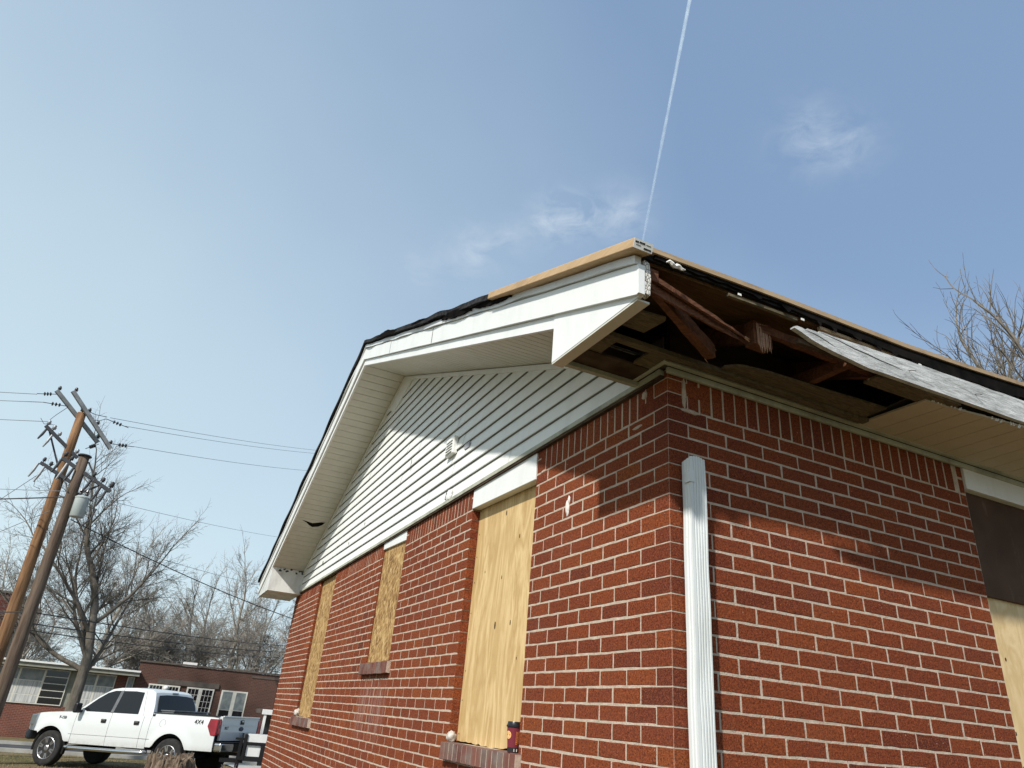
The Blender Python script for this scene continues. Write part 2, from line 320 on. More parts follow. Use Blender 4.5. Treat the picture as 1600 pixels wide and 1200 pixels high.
# ------------------------------------------------------------------ helpers
class MB:
    def __init__(s): s.v = []; s.f = []; s.t = []
    def add(s, vs, fs, t=0.5):
        o = len(s.v); s.v += [tuple(x) for x in vs]; s.f += [tuple(i+o for i in f) for f in fs]; s.t += [t]*len(fs); return s
    def box(s, x0, x1, y0, y1, z0, z1, t=.5):
        return s.add([(x0, y0, z0), (x1, y0, z0), (x1, y1, z0), (x0, y1, z0), (x0, y0, z1), (x1, y0, z1), (x1, y1, z1), (x0, y1, z1)],
                     [(0, 3, 2, 1), (4, 5, 6, 7), (0, 1, 5, 4), (1, 2, 6, 5), (2, 3, 7, 6), (3, 0, 4, 7)], t)
    def obox(s, c, ax, ay, az, t=.5):
        c = Vector(c); ax = Vector(ax); ay = Vector(ay); az = Vector(az)
        vs = [c+i*ax+j*ay+k*az for k in (-1, 1) for i, j in ((-1, -1), (1, -1), (1, 1), (-1, 1))]
        return s.add(vs, [(0, 3, 2, 1), (4, 5, 6, 7), (0, 1, 5, 4), (1, 2, 6, 5), (2, 3, 7, 6), (3, 0, 4, 7)], t)
    def bar(s, a, b, w, h, up=(0, 0, 1), t=.5):
        a = Vector(a); b = Vector(b); d = (b-a); L = d.length; d /= L
        sd = d.cross(Vector(up)).normalized(); u = sd.cross(d)
        return s.obox((a+b)/2, d*L/2, sd*w/2, u*h/2, t)
    def prism(s, poly, vec, t=.5):
        n = len(poly); vec = Vector(vec); p = [Vector(q) for q in poly]
        return s.add(p+[q+vec for q in p], [tuple(range(n))[::-1], tuple(range(n, 2*n))]+[(i, (i+1) % n, n+(i+1) % n, n+i) for i in range(n)], t)
    def tube(s, pts, radii, n=6, cap=True, t=.5):
        pts = [Vector(p) for p in pts]
        if isinstance(radii, (int, float)): radii = [radii]*len(pts)
        o = len(s.v); prev = None
        for i, p in enumerate(pts):
            d = (pts[min(i+1, len(pts)-1)]-pts[max(i-1, 0)])
            if d.length < 1e-9: d = Vector((0, 0, 1))
            d.normalize()
            if prev is None:
                a = d.orthogonal().normalized()
            else:
                a = prev - d*prev.dot(d)
                a = a.normalized() if a.length > 1e-6 else d.orthogonal().normalized()
            prev = a; b = d.cross(a)
            for k in range(n):
                an = 2*math.pi*k/n; s.v.append(tuple(p+(a*math.cos(an)+b*math.sin(an))*radii[i]))
        for i in range(len(pts)-1):
            for k in range(n):
                s.f.append((o+i*n+k, o+i*n+(k+1) % n, o+(i+1)*n+(k+1) % n, o+(i+1)*n+k)); s.t.append(t)
        if cap:
            s.f.append(tuple(o+k for k in range(n))[::-1]); s.t.append(t)
            s.f.append(tuple(o+(len(pts)-1)*n+k for k in range(n))); s.t.append(t)
        return s
    def lathe(s, prof, origin=(0, 0, 0), axis=(0, 0, 1), n=16, t=.5):
        ax = Vector(axis).normalized(); a = ax.orthogonal().normalized(); b = ax.cross(a); O = Vector(origin); o = len(s.v)
        for r, h in prof:
            for k in range(n):
                an = 2*math.pi*k/n; s.v.append(tuple(O+ax*h+(a*math.cos(an)+b*math.sin(an))*max(r, 1e-4)))
        for i in range(len(prof)-1):
            for k in range(n):
                s.f.append((o+i*n+k, o+i*n+(k+1) % n, o+(i+1)*n+(k+1) % n, o+(i+1)*n+k)); s.t.append(t)
        s.f.append(tuple(o+k for k in range(n))[::-1]); s.t.append(t)
        s.f.append(tuple(o+(len(prof)-1)*n+k for k in range(n))); s.t.append(t)
        return s
    def grid(s, rows, t=.5, close=False):
        o = len(s.v); m = len(rows[0])
        for r in rows: s.v += [tuple(p) for p in r]
        for i in range(len(rows)-1):
            for k in range(m-1+(1 if close else 0)):
                k2 = (k+1) % m
                s.f.append((o+i*m+k, o+i*m+k2, o+(i+1)*m+k2, o+(i+1)*m+k)); s.t.append(t)
        return s
    def mesh(s, name, mat, smooth=False, off=None):
        me = bpy.data.meshes.new(name)
        vs = s.v if off is None else [(x-off[0], y-off[1], z-off[2]) for x, y, z in s.v]
        me.from_pydata(vs, [], s.f)
        at = me.attributes.new('tint', 'FLOAT', 'FACE'); at.data.foreach_set('value', s.t)
        if smooth is True: me.polygons.foreach_set('use_smooth', [True]*len(me.polygons))
        me.materials.append(mat)
        return me
    def build(s, name, mat, parent=None, smooth=False, world=True, label=None, kind=None, bevel=0, auto=None):
        off = None
        if parent is not None and world:
            w = Vector((0, 0, 0)); q = parent
            while q is not None: w += Vector(q.location); q = q.parent
            off = w
        me = s.mesh(name, M[mat] if isinstance(mat, str) else mat, smooth, off)
        o = bpy.data.objects.new(name, me); C.objects.link(o)
        if parent is not None: o.parent = parent
        if label: o['label'] = label
        if kind: o['kind'] = kind
        if bevel:
            b = o.modifiers.new('bevel', 'BEVEL'); b.width = bevel; b.segments = 2; b.limit_method = 'ANGLE'; b.angle_limit = rad(40)
        if auto:
            me.polygons.foreach_set('use_smooth', [True]*len(me.polygons))
            try: me.set_sharp_from_angle(angle=rad(auto))
            except Exception: pass
        return o
def tag(o, label, cat, group=None):
    o['label'] = label; o['category'] = cat
    if group: o['group'] = group
    return o
def thing(name, loc, label, cat, group=None, rot=(0, 0, 0)):
    o = bpy.data.objects.new(name, None); C.objects.link(o); o.location = loc; o.rotation_euler = rot; o.empty_display_size = .2
    return tag(o, label, cat, group)
def inst(name, me, loc, parent, rot=None, scale=None):
    o = bpy.data.objects.new(name, me); C.objects.link(o); o.parent = parent; o.location = loc
    if rot: o.rotation_euler = rot
    if scale: o.scale = scale
    return o
def text_mb(txt, size, depth=.003):
    cu = bpy.data.curves.new('t', 'FONT'); cu.body = txt; cu.size = size; cu.extrude = depth; cu.align_x = 'CENTER'; cu.align_y = 'CENTER'; cu.resolution_u = 2
    o = bpy.data.objects.new('t', cu); C.objects.link(o)
    me = o.to_mesh(); vs = [v.co.copy() for v in me.vertices]; fs = [tuple(p.vertices) for p in me.polygons]
    o.to_mesh_clear(); bpy.data.objects.remove(o); bpy.data.curves.remove(cu)
    return vs, fs
def place_text(mb, txt, size, origin, right, up, depth=.003):
    vs, fs = text_mb(txt, size, depth); O = Vector(origin); r = Vector(right).normalized(); u = Vector(up).normalized(); n = r.cross(u)
    mb.add([O+r*v.x+u*v.y+n*v.z for v in vs], fs)

# ================================================================== SETTING
def gz(y, x=0):
    if y <= 24: return 0.0
    if y <= 44: return -.68*(y-24)/20
    return -.68
gm = MB(); ys = [-900, -200, -60, -20, -5, 5, 12, 16, 18, 20, 22, 24, 26, 28, 30, 33, 36, 40, 44, 50, 70, 120, 300, 900]; xs = [-900, -200, -60, -25, -15, -10, -8, -6, -4, -2, 0, 2, 4, 8, 15, 25, 60, 200, 900]
gm.grid([[(x, y, gz(y)+(.03*noise.noise((x*.7, y*.7, 0)) if abs(x) < 20 and -10 < y < 26 else 0)) for x in xs] for y in ys][::1])
gm.f = [f[::-1] if True else f for f in gm.f]
# keep normals up
gm.f = [f[::-1] for f in gm.f]
g = gm.build('ground', 'lawn', kind='structure')
rd = MB(); rys = [27.2, 29, 31, 33.6]
rd.grid([[(x, y, gz(y)+.012) for x in (-300, 300)] for y in rys]); rd.build('road', 'asphalt', kind='structure')
kb = MB(); kb.prism([(-300, 26.85, gz(26.85)-.1), (-300, 27.15, gz(27.15)-.1), (-300, 27.15, gz(27.15)+.11), (-300, 26.85, gz(26.85)+.11)], (600, 0, 0)); kb.build('kerb', 'concrete', kind='structure')
kb = MB(); kb.prism([(-300, 33.65, gz(33.65)-.1), (-300, 33.85, gz(33.85)-.1), (-300, 33.85, gz(33.85)+.13), (-300, 33.65, gz(33.65)+.13)], (600, 0, 0)); kb.build('kerb', 'concrete', kind='structure')
dw = MB(); dw.grid([[(1.6, y, gz(y)+.034) , (9, y, gz(y)+.034)] for y in (14, 20, 24, 26.8)]); dw.build('driveway', 'concrete', kind='structure')

# ================================================================== HOUSE
Z0 = 3.237; H = .0634; BR = .2032; BL = .1878; J = .0063
house = thing('brick_house', (0, 0, 0), 'red brick house with white gable siding, boarded windows and a broken eave', 'house')
gable_wall = bpy.data.objects.new('gable_wall', None); C.objects.link(gable_wall); gable_wall.parent = house
front_wall = bpy.data.objects.new('front_wall', None); C.objects.link(front_wall); front_wall.parent = house
OPL = [(1.16, 2.0658, 1.87, 3.45), (3.4743, 4.1316, 2.35, 3.45), (6.0096, 6.8547, 1.87, 3.45)]
OPF = [(1.88, 2.86, .95, 3.45)]
WY = 8.5; WX = 9.2; TOP = 3.41; DEP = .10
def wall_blocks(ops, a0, a1, z0, z1):
    out = []; cur = a0
    for (a, b, lo, hi) in ops:
        out.append((cur, a, z0, z1)); out.append((a, b, z0, lo))
        if hi < z1: out.append((a, b, hi, z1))
        cur = b
    out.append((cur, a1, z0, z1)); return out
mm = MB()
for a, b, lo, hi in wall_blocks(OPL, -.002, WY+.002, -.05, TOP-.006): mm.box(.0013, DEP, a+.004*(lo > 1 or lo < 0), b-.004*(lo > 1 or lo < 0), lo, hi)
mm.build('mortar', 'mortar', gable_wall)
mm = MB()
for a, b, lo, hi in wall_blocks(OPF, DEP+.001, WX-.003, -.05, TOP-.006): mm.box(a, b, .0013, DEP, lo, hi)
mm.build('mortar', 'mortar', front_wall)
mm = MB(); mm.box(DEP+.001, WX, WY-.1, WY, -.05, TOP-.006); mm.box(WX-.1, WX, DEP+.001, WY-.101, -.05, TOP-.006)
mm.build('back_wall', 'brick', house)
# brick template: front face chamfered; local x = along, z = up, front face at -y
def brick_mb(L, Hh, D, r, tint, ch=.0028):
    # slightly irregular block: the outline of the face wanders by about a millimetre
    x, z = L/2, Hh/2; m = MB(); nl = max(1, int(round(L/.045))); nh = 2
    per = [(-x+2*x*i/nl, -z) for i in range(nl)]+[(x, -z+2*z*i/nh) for i in range(nh)]+[(x-2*x*i/nl, z) for i in range(nl)]+[(-x, z-2*z*i/nh) for i in range(nh)]
    n = len(per); F = []; S = []; K = []
    for px, pz in per:
        jx, jz = r.uniform(-.0011, .0011), r.uniform(-.0013, .0013); sx, sz = (x-ch)/x, (z-ch)/z
        S.append((px+jx, -D+ch, pz+jz)); F.append((px*sx+jx, -D+r.uniform(-.0005, .0005), pz*sz+jz)); K.append((px, 0, pz))
    fs = [tuple(range(n))]
    for a in (0, n):
        for i in range(n): fs.append((a+i, a+n+i, a+n+(i+1) % n, a+(i+1) % n))
    m.add(F+S+K, fs, tint); return m
mesh_cache = {}
def get_brick(L, Hh, D, v, mat='brick'):
    k = (round(L, 3), round(Hh, 3), round(D, 3), v, mat)
    if k not in mesh_cache:
        r = random.Random(hash((k[0], k[1], v)) & 0xffff)
        mesh_cache[k] = brick_mb(k[0], k[1], k[2], r, (v+.5)/16).mesh('brick', M[mat])
    return mesh_cache[k]
camR = camo.rotation_euler.to_matrix()
def score(p, L, Hh, nrm):
    d = Vector(p)-CAM; q = camR.transposed() @ d
    if q.z > -.1: return 0
    f = 1090.9; u = 800+f*q.x/-q.z; w = 600-f*q.y/-q.z
    if u < -20 or u > 1620 or w < -20 or w > 1225: return 0
    c = abs(d.normalized().dot(Vector(nrm)))
    return L*Hh*c/d.length_squared
cells = []   # (centre, L, H, wall, kind)
ops_by = {'L': OPL, 'F': OPF}
def add_cell(wall, a, b, lo, hi, kind='brick'):
    segs = [(a, b)]
    for (oa, ob, olo, ohi) in ops_by[wall]:
        if hi > olo+.02 and lo < ohi-.02:
            ns = []
            for (p, q) in segs:
                if q <= oa or p >= ob: ns.append((p, q)); continue
                if p < oa: ns.append((p, oa))
                if q > ob: ns.append((ob, q))
            segs = ns
    for p, q in segs:
        if q-p < .026: continue
        cells.append((wall, p, q, lo, hi, kind))
corner = []
NR = 50
for r in range(-3, NR):
    hi = Z0-r*H; lo = hi-H
    even = r % 2 == 0
    # corner brick
    corner.append((r, even))
    if r < 0: continue
    y = .5*BL if even else BL
    while y < WY-.01: add_cell('L', y, min(y+BL, WY), lo, hi); y += BL
    x = BR if even else .5*BR
    while x < WX-.01: add_cell('F', x, min(x+BR, WX), lo, hi); x += BR
# soldier course
SL = .0606; SF = .0655
y = .5*BL
k = 0
jl = []
for (a, b, lo, hi) in OPL: jl += [a, b]
while y < WY-.02:
    near = False
    for (a, b, lo, hi) in OPL:
        if a-.055 < y+SL/2 < b+.05: near = True
    if not near: add_cell('L', y, min(y+SL, WY), Z0, TOP-.008, 'soldier')
    y += SL
for (a, b, lo, hi) in OPL:      # little stacked closers beside the openings
    for e0, e1 in ((a-.055, a), (b, b+.05)):
        for q in range(2): cells.append(('L', e0, e1, Z0+q*.085, Z0+(q+1)*.085-.001, 'soldier'))
x = .5*BR
while x < 1.80: add_cell('F', x, x+SF, Z0, TOP-.008, 'soldier'); x += SF
for q in range(2): cells.append(('F', 1.835, 1.88, Z0+q*.085, Z0+(q+1)*.085-.001, 'soldier'))
x = 2.90
while x < WX-.02: add_cell('F', x, min(x+SF, WX), Z0, TOP-.008, 'soldier'); x += SF
scored = []
for c in cells:
    wall, p, q, lo, hi, kind = c
    ctr = (0, (p+q)/2, (lo+hi)/2) if wall == 'L' else ((p+q)/2, 0, (lo+hi)/2)
    scored.append((score(ctr, q-p, hi-lo, (1, 0, 0) if wall == 'L' else (0, 1, 0)), c, ctr))
scored.sort(key=lambda s: -s[0])
br = [s for s in scored if s[1][5] == 'brick']; so = [s for s in scored if s[1][5] == 'soldier']
nind = 268
indiv = [s for s in br[:nind] if s[0] > 0]; rest = br[len(indiv):]
sind = [s for s in so[:120] if s[0] > 0]; srest = so[len(sind):]
def tint_at(ctr, w):
    f = .54+.26*noise.noise((ctr[0]*1.1+3, ctr[1]*1.1, ctr[2]*1.4))+rnd.gauss(0, .12)
    return max(0, min(15, int(f*16)))
rotL = (0, 0, rad(-90))
def jamb(wall, p, q, lo, hi):
    return any((abs(q-oa) < .002 or abs(p-ob) < .002) and hi > olo for oa, ob, olo, ohi in ops_by[wall])
def put(sc, name):
    s, (wall, p, q, lo, hi, kind), ctr = sc
    vtint = tint_at(ctr, wall)
    proud = rnd.uniform(-.0007, .0008)
    L = q-p-J+rnd.choice((-.001, 0, .001)); Hh = hi-lo-J
    for oa, ob, olo, ohi in ops_by[wall]:
        if hi > olo and (abs(q-oa) < .002 or abs(p-ob) < .002):
            L += J/2; k_ = J/4 if abs(q-oa) < .002 else -J/4
            ctr = (ctr[0], ctr[1]+k_, ctr[2]) if wall == 'L' else (ctr[0]+k_, ctr[1], ctr[2])
    dep = .099 if jamb(wall, p, q, lo, hi) else .05
    me = get_brick(L, Hh, dep, vtint)
    par = gable_wall if wall == 'L' else front_wall
    if wall == 'L': inst(name, me, (dep-proud, ctr[1], ctr[2]+rnd.uniform(-.0007, .0007)), par, (rnd.uniform(-.004, .004), 0, rad(-90)))
    else: inst(name, me, (ctr[0], dep-proud, ctr[2]+rnd.uniform(-.0007, .0007)), par, (0, rnd.uniform(-.004, .004), 0))
for s in indiv: put(s, 'brick')
for s in sind: put(s, 'soldier_brick')
def stuff_bricks(lst, wallid, par, name):
    m = MB()
    for s, (wall, p, q, lo, hi, kind), ctr in lst:
        if wall != wallid: continue
        L = q-p-J; Hh = hi-lo-J
        for oa, ob, olo, ohi in ops_by[wall]:
            if hi > olo and (abs(q-oa) < .002 or abs(p-ob) < .002):
                L += J/2; k_ = J/4 if abs(q-oa) < .002 else -J/4
                ctr = (ctr[0], ctr[1]+k_, ctr[2]) if wall == 'L' else (ctr[0]+k_, ctr[1], ctr[2])
        dep = .099 if jamb(wall, p, q, lo, hi) else .05; b = brick_mb(L, Hh, dep, rnd, (tint_at(ctr, wall)+.5)/16)
        pr = rnd.uniform(-.0007, .0008)
        if wall == 'L': vs = [(dep-pr+v[1], ctr[1]-v[0], ctr[2]+v[2]) for v in b.v]
        else: vs = [(ctr[0]+v[0], dep-pr+v[1], ctr[2]+v[2]) for v in b.v]
        m.add(vs, b.f, b.t[0])
    if m.v: m.build(name, 'brick', par, kind='stuff')
stuff_bricks(rest+srest, 'L', gable_wall, 'brickwork'); stuff_bricks(rest+srest, 'F', front_wall, 'brickwork')
# corner bricks wrap both faces
cvar = {}
for r, even in corner:
    hi = Z0-r*H-J/2; lo = hi-H+J
    if hi < .1: continue
    lx, ly = (BR-J/2, .5*BL-J/2) if even else (.5*BR-J/2, BL-J/2)
    hi2 = min(hi, TOP-.01)
    if hi2-lo < .02: continue
    m = MB(); ch = .004; tt = rnd.uniform(.1, .9)
    m.prism([(ch, 0, lo), (lx, 0, lo), (lx, ly, lo), (0, ly, lo), (0, ch, lo)], (0, 0, hi2-lo), tt)
    m.build('corner_brick', 'brick', front_wall)
# smeared mortar patches
def blob(name, c, rx, ry, rz, mat, par, n=10, seed=0, amp=.35):
    m = MB(); rows = []
    for i in range(n+1):
        th = math.pi*i/n; row = []
        for k in range(n*2):
            ph = math.pi*k/n; d = Vector((math.sin(th)*math.cos(ph), math.sin(th)*math.sin(ph), math.cos(th)))
            f = 1+amp*noise.noise(d*2.1+Vector((seed*3.3, seed, 0)))+amp*.5*noise.noise(d*5+Vector((seed, 0, seed)))
            row.append((c[0]+d.x*rx*f, c[1]+d.y*ry*f, c[2]+d.z*rz*f))
        rows.append(row)
    m.grid(rows, close=True); return m.build(name, mat, par, smooth=True)
blob('caulk_patch', (0, .80, 2.972), .006, .017, .038, 'foam', gable_wall, seed=2)
blob('caulk_patch', (0, .787, 3.008), .006, .011, .022, 'foam', gable_wall, seed=5)
for q, (yy, zz, sy, sz) in enumerate(((.215, 3.205, .035, .007), (1.08, 3.236, .03, .008), (.16, 3.34, .02, .02))):
    blob('mortar_smear', (0, yy, zz), .004, sy, sz, 'mortar', gable_wall, seed=7+q)
blob('mortar_smear', (.085, 0, 3.31), .012, .004, .07, 'mortar', front_wall, seed=11)
blob('mortar_smear', (.12, 0, 3.235), .05, .004, .010, 'mortar', front_wall, seed=12)

# ---- window sills and boards on the gable wall
def sill(y0, y1, z1, n, hgt=.088, x0=-.035):
    w = (y1-y0)/n
    m = MB(); m.box(x0+.0035, .06, y0+.003, y1-.003, z1-hgt+.004, z1-.003); m.build('sill_mortar', 'mortar', gable_wall)
    for i in range(n):
        a = y0+i*w; b = MB(); tz = rnd.uniform(-.002, .002)
        b.box(x0+rnd.uniform(-.001, .001), .058, a+.0045, a+w-.0045, z1-hgt+tz, z1+tz, rnd.random()); b.build('sill_brick', 'sillbrick', gable_wall, bevel=.003)
sill(1.12, 2.085, 1.872, 15); sill(3.40, 4.20, 2.347, 13); sill(5.92, 6.92, 1.868, 14)
def board(y0, y1, z0, z1, x, mat, seed, knots, label, wav=0):
    m = MB(); r = random.Random(seed); n = 26
    rows_f = []
    top = []; bot = []
    for i in range(n+1):
        y = y0+(y1-y0)*i/n
        bot.append((y, z0+(abs(r.gauss(0, wav)) if wav else 0)+(.004*math.sin(i*.35) if wav else 0))); top.append((y, z1))
    poly = [(x, y, z) for y, z in bot]+[(x, y, z) for y, z in top[::-1]]
    m.prism(poly, (.012, 0, 0))
    o = m.build('window_board', mat, house, label=label)
    sc_ = MB(); rr_ = random.Random(seed+90)
    for i_ in range(9):
        for ee in (.03, .97):
            cy_ = y0+(y1-y0)*ee+rr_.uniform(-.008, .008); cz_ = z0+(z1-z0)*(.04+.115*i_)+rr_.uniform(-.02, .02)
            b = MB(); b.prism([(x-.001, cy_+.0042*math.cos(a), cz_+.0042*math.sin(a)) for a in [j*math.pi/3 for j in range(6)]], (.0006, 0, 0)); b.build('screw', 'nail', o)
    for ky, kz, s in knots:
        b = MB(); b.prism([(x-.0012, y0+(y1-y0)*ky+s*.5*math.cos(a), z0+(z1-z0)*kz+s*1.3*math.sin(a)) for a in [i*math.pi/4 for i in range(8)]], (.0008, 0, 0)); b.build('knot', 'knot', o)
    return o
board(1.163, 2.063, 1.876, 3.30, .055, 'plywood', 1, [(.53, .885, .013), (.30, .76, .010), (.52, .615, .009), (.34, .43, .011), (.56, .43, .017), (.8, .66, .006), (.22, .3, .006)], 'smooth tan plywood board with grain closing the nearest gable window', .004)
board(3.50, 4.128, 2.352, 3.36, .012, 'osb', 2, [(.35, .72, .012), (.62, .5, .012)], 'flaked strand board closing the small high window', .003)
board(6.02, 6.83, 1.872, 3.37, .028, 'osb', 3, [(.5, .75, .012)], 'flaked strand board closing the farthest gable window', .003)
m = MB(); m.box(.018, .045, 6.0115, 6.019, 1.9, 3.37); m.build('window_trim_or_gap_shade', simple('green_painted_wood', (.05, .10, .07), rough=.7), house)
m = MB(); m.box(.013, .05, 3.476, 3.498, 2.36, 3.37); m.build('window_trim_or_gap_shade', 'black', house)  # black strip standing in for the shadow gap beside the small board
def lintel(y0, y1, z0a, z0b):
    m = MB(); m.prism([(-.006, y0, z0a), (-.006, y1, z0b), (-.006, y1, 3.374), (-.006, y0, 3.374)], (.055, 0, 0)); return m.build('lintel_panel', 'trim', house, bevel=.003)
lintel(1.165, 2.06, 3.212, 3.240); lintel(3.478, 4.128, 3.285, 3.31)
m = MB(); m.box(.02, .06, 1.166, 2.048, 1.872, 1.873); m.build('sill_bed', 'mortar', house)
for (a, b, lo, hi) in OPL:
    m = MB(); m.box(.10, .16, a-.05, b+.05, lo-.02, 3.40); m.build('window_backing', 'black', house)
# cap thing on the sill
# ---- front window
m = MB(); m.box(1.885, 2.855, .045, .057, .96, 2.742); o = m.build('window_board', 'plywood_front', house, label='tan plywood board closing the front window below the brown panel')
for kx, kz in ((1.935, 2.50), (1.95, 2.28), (1.955, 2.14), (1.96, 2.0), (1.995, 2.46), (2.2, 2.3)):
    b = MB(); b.prism([(kx+.006*math.cos(a), .0438, kz+.009*math.sin(a)) for a in [i*math.pi/4 for i in range(8)]], (0, .0008, 0)); b.build('knot', 'knot', o)
m = MB(); m.box(1.885, 2.855, .028, .044, 2.742, 3.27); m.build('window_board', 'brownboard', house, label='dark brown stained panel above the front plywood board')
m = MB(); m.box(1.882, 2.858, -.012, .05, 3.268, 3.394); m.build('lintel_panel', 'frieze' if False else 'trim', house, bevel=.003)
m = MB(); m.box(1.86, 2.9, .10, .16, .9, 3.40); m.build('window_backing', 'black', house)
m = MB(); m.box(1.88, 1.885, .004, .09, .95, 3.26); m.build('jamb_mortar', 'mortar', house)
# ---- gable siding
SLO = .388; RY = 4.33
def Bz(y): return 3.536+SLO*(y if y <= RY else 2*RY-y)
def Sz(y): return Bz(y)-.065
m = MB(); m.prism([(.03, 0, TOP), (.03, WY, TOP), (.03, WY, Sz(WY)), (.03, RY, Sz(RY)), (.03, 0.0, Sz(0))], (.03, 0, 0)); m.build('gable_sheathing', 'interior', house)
siding = bpy.data.objects.new('gable_siding', None); C.objects.link(siding); siding.parent = house
z = 3.405; EX = .0938; k = 0
while z < Sz(RY)-.012:
    z1 = min(z+EX, Sz(RY)-.004)
    def lim(zz):
        a = (zz-3.471)/SLO; return max(.03, a), min(WY-.005, 2*RY-a)
    a0, b0 = lim(z); a1, b1 = lim(z1)
    xb, xt = -.017, -.003
    # split the course into lengths of siding with lapped ends
    r = random.Random(k*5+1); cuts = []
    c0 = a0+r.uniform(1.2, 3.4)
    while c0 < b0-.8: cuts.append(c0); c0 += 3.66
    edges = [a0]+cuts+[b0]
    for i in range(len(edges)-1):
        p, q = edges[i], edges[i+1]
        pt, qt = (a1 if i == 0 else p), (b1 if i == len(edges)-2 else q)
        pt = max(pt, p) if i == 0 else p; 
        lapx = .0 if i % 2 == 0 else -.0018
        sg = 10; rows = []
        for (zz, xx, ya, yb) in ((z-.0, .004, p, q), (z-.001, xb+lapx+.002, p, q), (z+.004, xb+lapx, p, q), (z1-.006, xt+lapx, pt, qt), (z1, xt+.006, pt, qt)):
            rows.append([(xx+.0008*noise.noise((0, (ya+(yb-ya)*s/sg)*2.2, zz*9)), ya+(yb-ya)*s/sg-(.0 if i == 0 else .004), zz) for s in range(sg+1)])
        m = MB(); m.grid(rows); sbo = m.build('siding_board', 'siding', siding, auto=30)
        m = MB(); m.box(-.0120, -.001, p, q-.004, z-.0050, z-.0012); m.build('lap_shade_strip', 'lapshade', sbo)  # dark strip added under the lip to paint in its shade line
    k += 1; z += EX
# J-channel trim along the rake and the base strip
def rake_strip(ya, yb, lo, hi, x0, x1, n=24, wob=0, seed=0, wobz=0):
    m = MB(); rows = []
    st = [ya+(yb-ya)*i/n for i in range(n+1)]
    if ya < RY < yb: st = sorted(st+[RY])
    for y in st:
        w = wob*noise.noise((y*2.3, seed, 0)); wz = wobz*noise.noise((y*3.1, seed+5, 0)); b = Bz(y)
        rows.append([(x0+w, y, b+lo+wz), (x1, y, b+lo+wz*.3), (x1, y, b+hi+wz), (x0+w*.5, y, b+hi+wz)])
    m.grid(rows, close=True); nn = len(rows)
    m.add(rows[0], [(3, 2, 1, 0)]); m.add(rows[-1], [(0, 1, 2, 3)]); return m
rake_strip(.16, WY-.02, -.103, -.067, -.026, -.002, 40).build('siding_channel', 'siding', house)
m = MB(); m.prism([(-.021, 4.33, Sz(4.33)-.036), (-.021, 4.02, Sz(4.02)-.036), (-.021, 4.55, Sz(4.55)-.24), (-.021, 4.80, Sz(4.80)-.036)], (.018, 0, 0)); m.build('siding_patch', 'siding', house)
m = MB(); m.box(-.026, .02, .02, WY, 3.378, 3.402); m.build('siding_base_trim', 'frieze', house)
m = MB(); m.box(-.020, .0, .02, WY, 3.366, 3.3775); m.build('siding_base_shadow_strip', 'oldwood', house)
# short trims on the front wall under the soffit
m = MB(); m.box(-.012, WX, -.022, -.004, 3.378, 3.404); m.build('frieze_moulding', 'frieze', house, bevel=.004)
m = MB(); m.box(-.03, WX, -.050, -.0225, 3.404, 3.418); m.build('frieze_moulding', 'frieze', house, bevel=.004)
m = MB(); m.box(-.05, -.03, -.05, .19, 3.404, 3.418); m.build('frieze_moulding', 'frieze', house, bevel=.004)
# hole in the siding, vent, grey patch
o = blob('siding_hole', (-.014, 2.53, 3.44), .006, .075, .055, 'seam', house, seed=21, amp=.25)
blob('plaster_lump', (-.02, 2.50, 3.432), .012, .055, .042, 'siding', house, seed=22, amp=.5)
vent = MB(); vent.box(-.046, -.010, 2.475, 2.640, 3.752, 3.890); vo = vent.build('gable_vent', 'trim', house, bevel=.005)
for i in range(5):
    m = MB(); zz = 3.768+i*.022; m.prism([(-.047, 2.497, zz), (-.057, 2.497, zz-.004), (-.057, 2.497, zz-.001), (-.047, 2.497, zz+.013)], (0, .122, 0)); m.build('louvre_slat', 'trim', vo)
m = MB(); m.box(-.0195, -.012, 2.215, 2.305, 3.725, 3.765); m.build('grey_patch', simple('grey_patch_paint', (.36, .36, .39), rough=.6), house)
# nail tears in the siding
for (yy, zz, hy, hz) in ((3.62, 3.98, .006, .055), (6.9, 3.60, .03, .03), (5.6, 3.62, .01, .02), (7.3, 3.70, .02, .012), (5.0, 3.72, .006, .02)):
    m = MB(); m.prism([(-.0185, yy-hy, zz), (-.0185, yy, zz-hz), (-.0185, yy+hy*.6, zz+.002), (-.0185, yy+.002, zz+hz)], (.003, 0, 0)); m.build('siding_tear', 'seam', house)
# ---- rake soffit slats
soff = bpy.data.objects.new('rake_soffit', None); C.objects.link(soff); soff.parent = house
y = .20; W = .098; i = 0
while y < 8.2:
    y1 = min(y+W, 8.2) if not (y < RY < y+W) else RY
    if y1-y < .02: y = y1; continue
    m = MB(); g = .0035; dz = .0016*noise.noise((y*1.7, 1, 1))*2
    pts = [(-.437, y+g), (-.002, y+g), (-.002, y1-g), (-.437, y1-g)]
    m.prism([(x, yy, Sz(yy)+.004+dz) for x, yy in pts], (0, 0, .008)); m.build('soffit_slat', 'soffit', soff)
    i += 1; y = y1
m = MB(); rows = [[(-.44, y, Sz(y)+.013), (.0, y, Sz(y)+.013)] for y in (.18, RY, 8.2)]; m.grid(rows); m.build('soffit_backing', 'seam', soff)
# tear in the far soffit
m = MB(); yy = 7.0
m.prism([(xx_, yy_, Sz(yy_)+.0025) for xx_, yy_ in ((-.36, 7.02), (-.30, 7.03), (-.22, 7.05), (-.12, 7.00), (-.07, 6.99), (-.09, 7.05), (-.13, 7.10), (-.20, 7.13), (-.25, 7.10), (-.29, 7.06))], (0, 0, .001)); m.build('soffit_tear', 'black', soff)
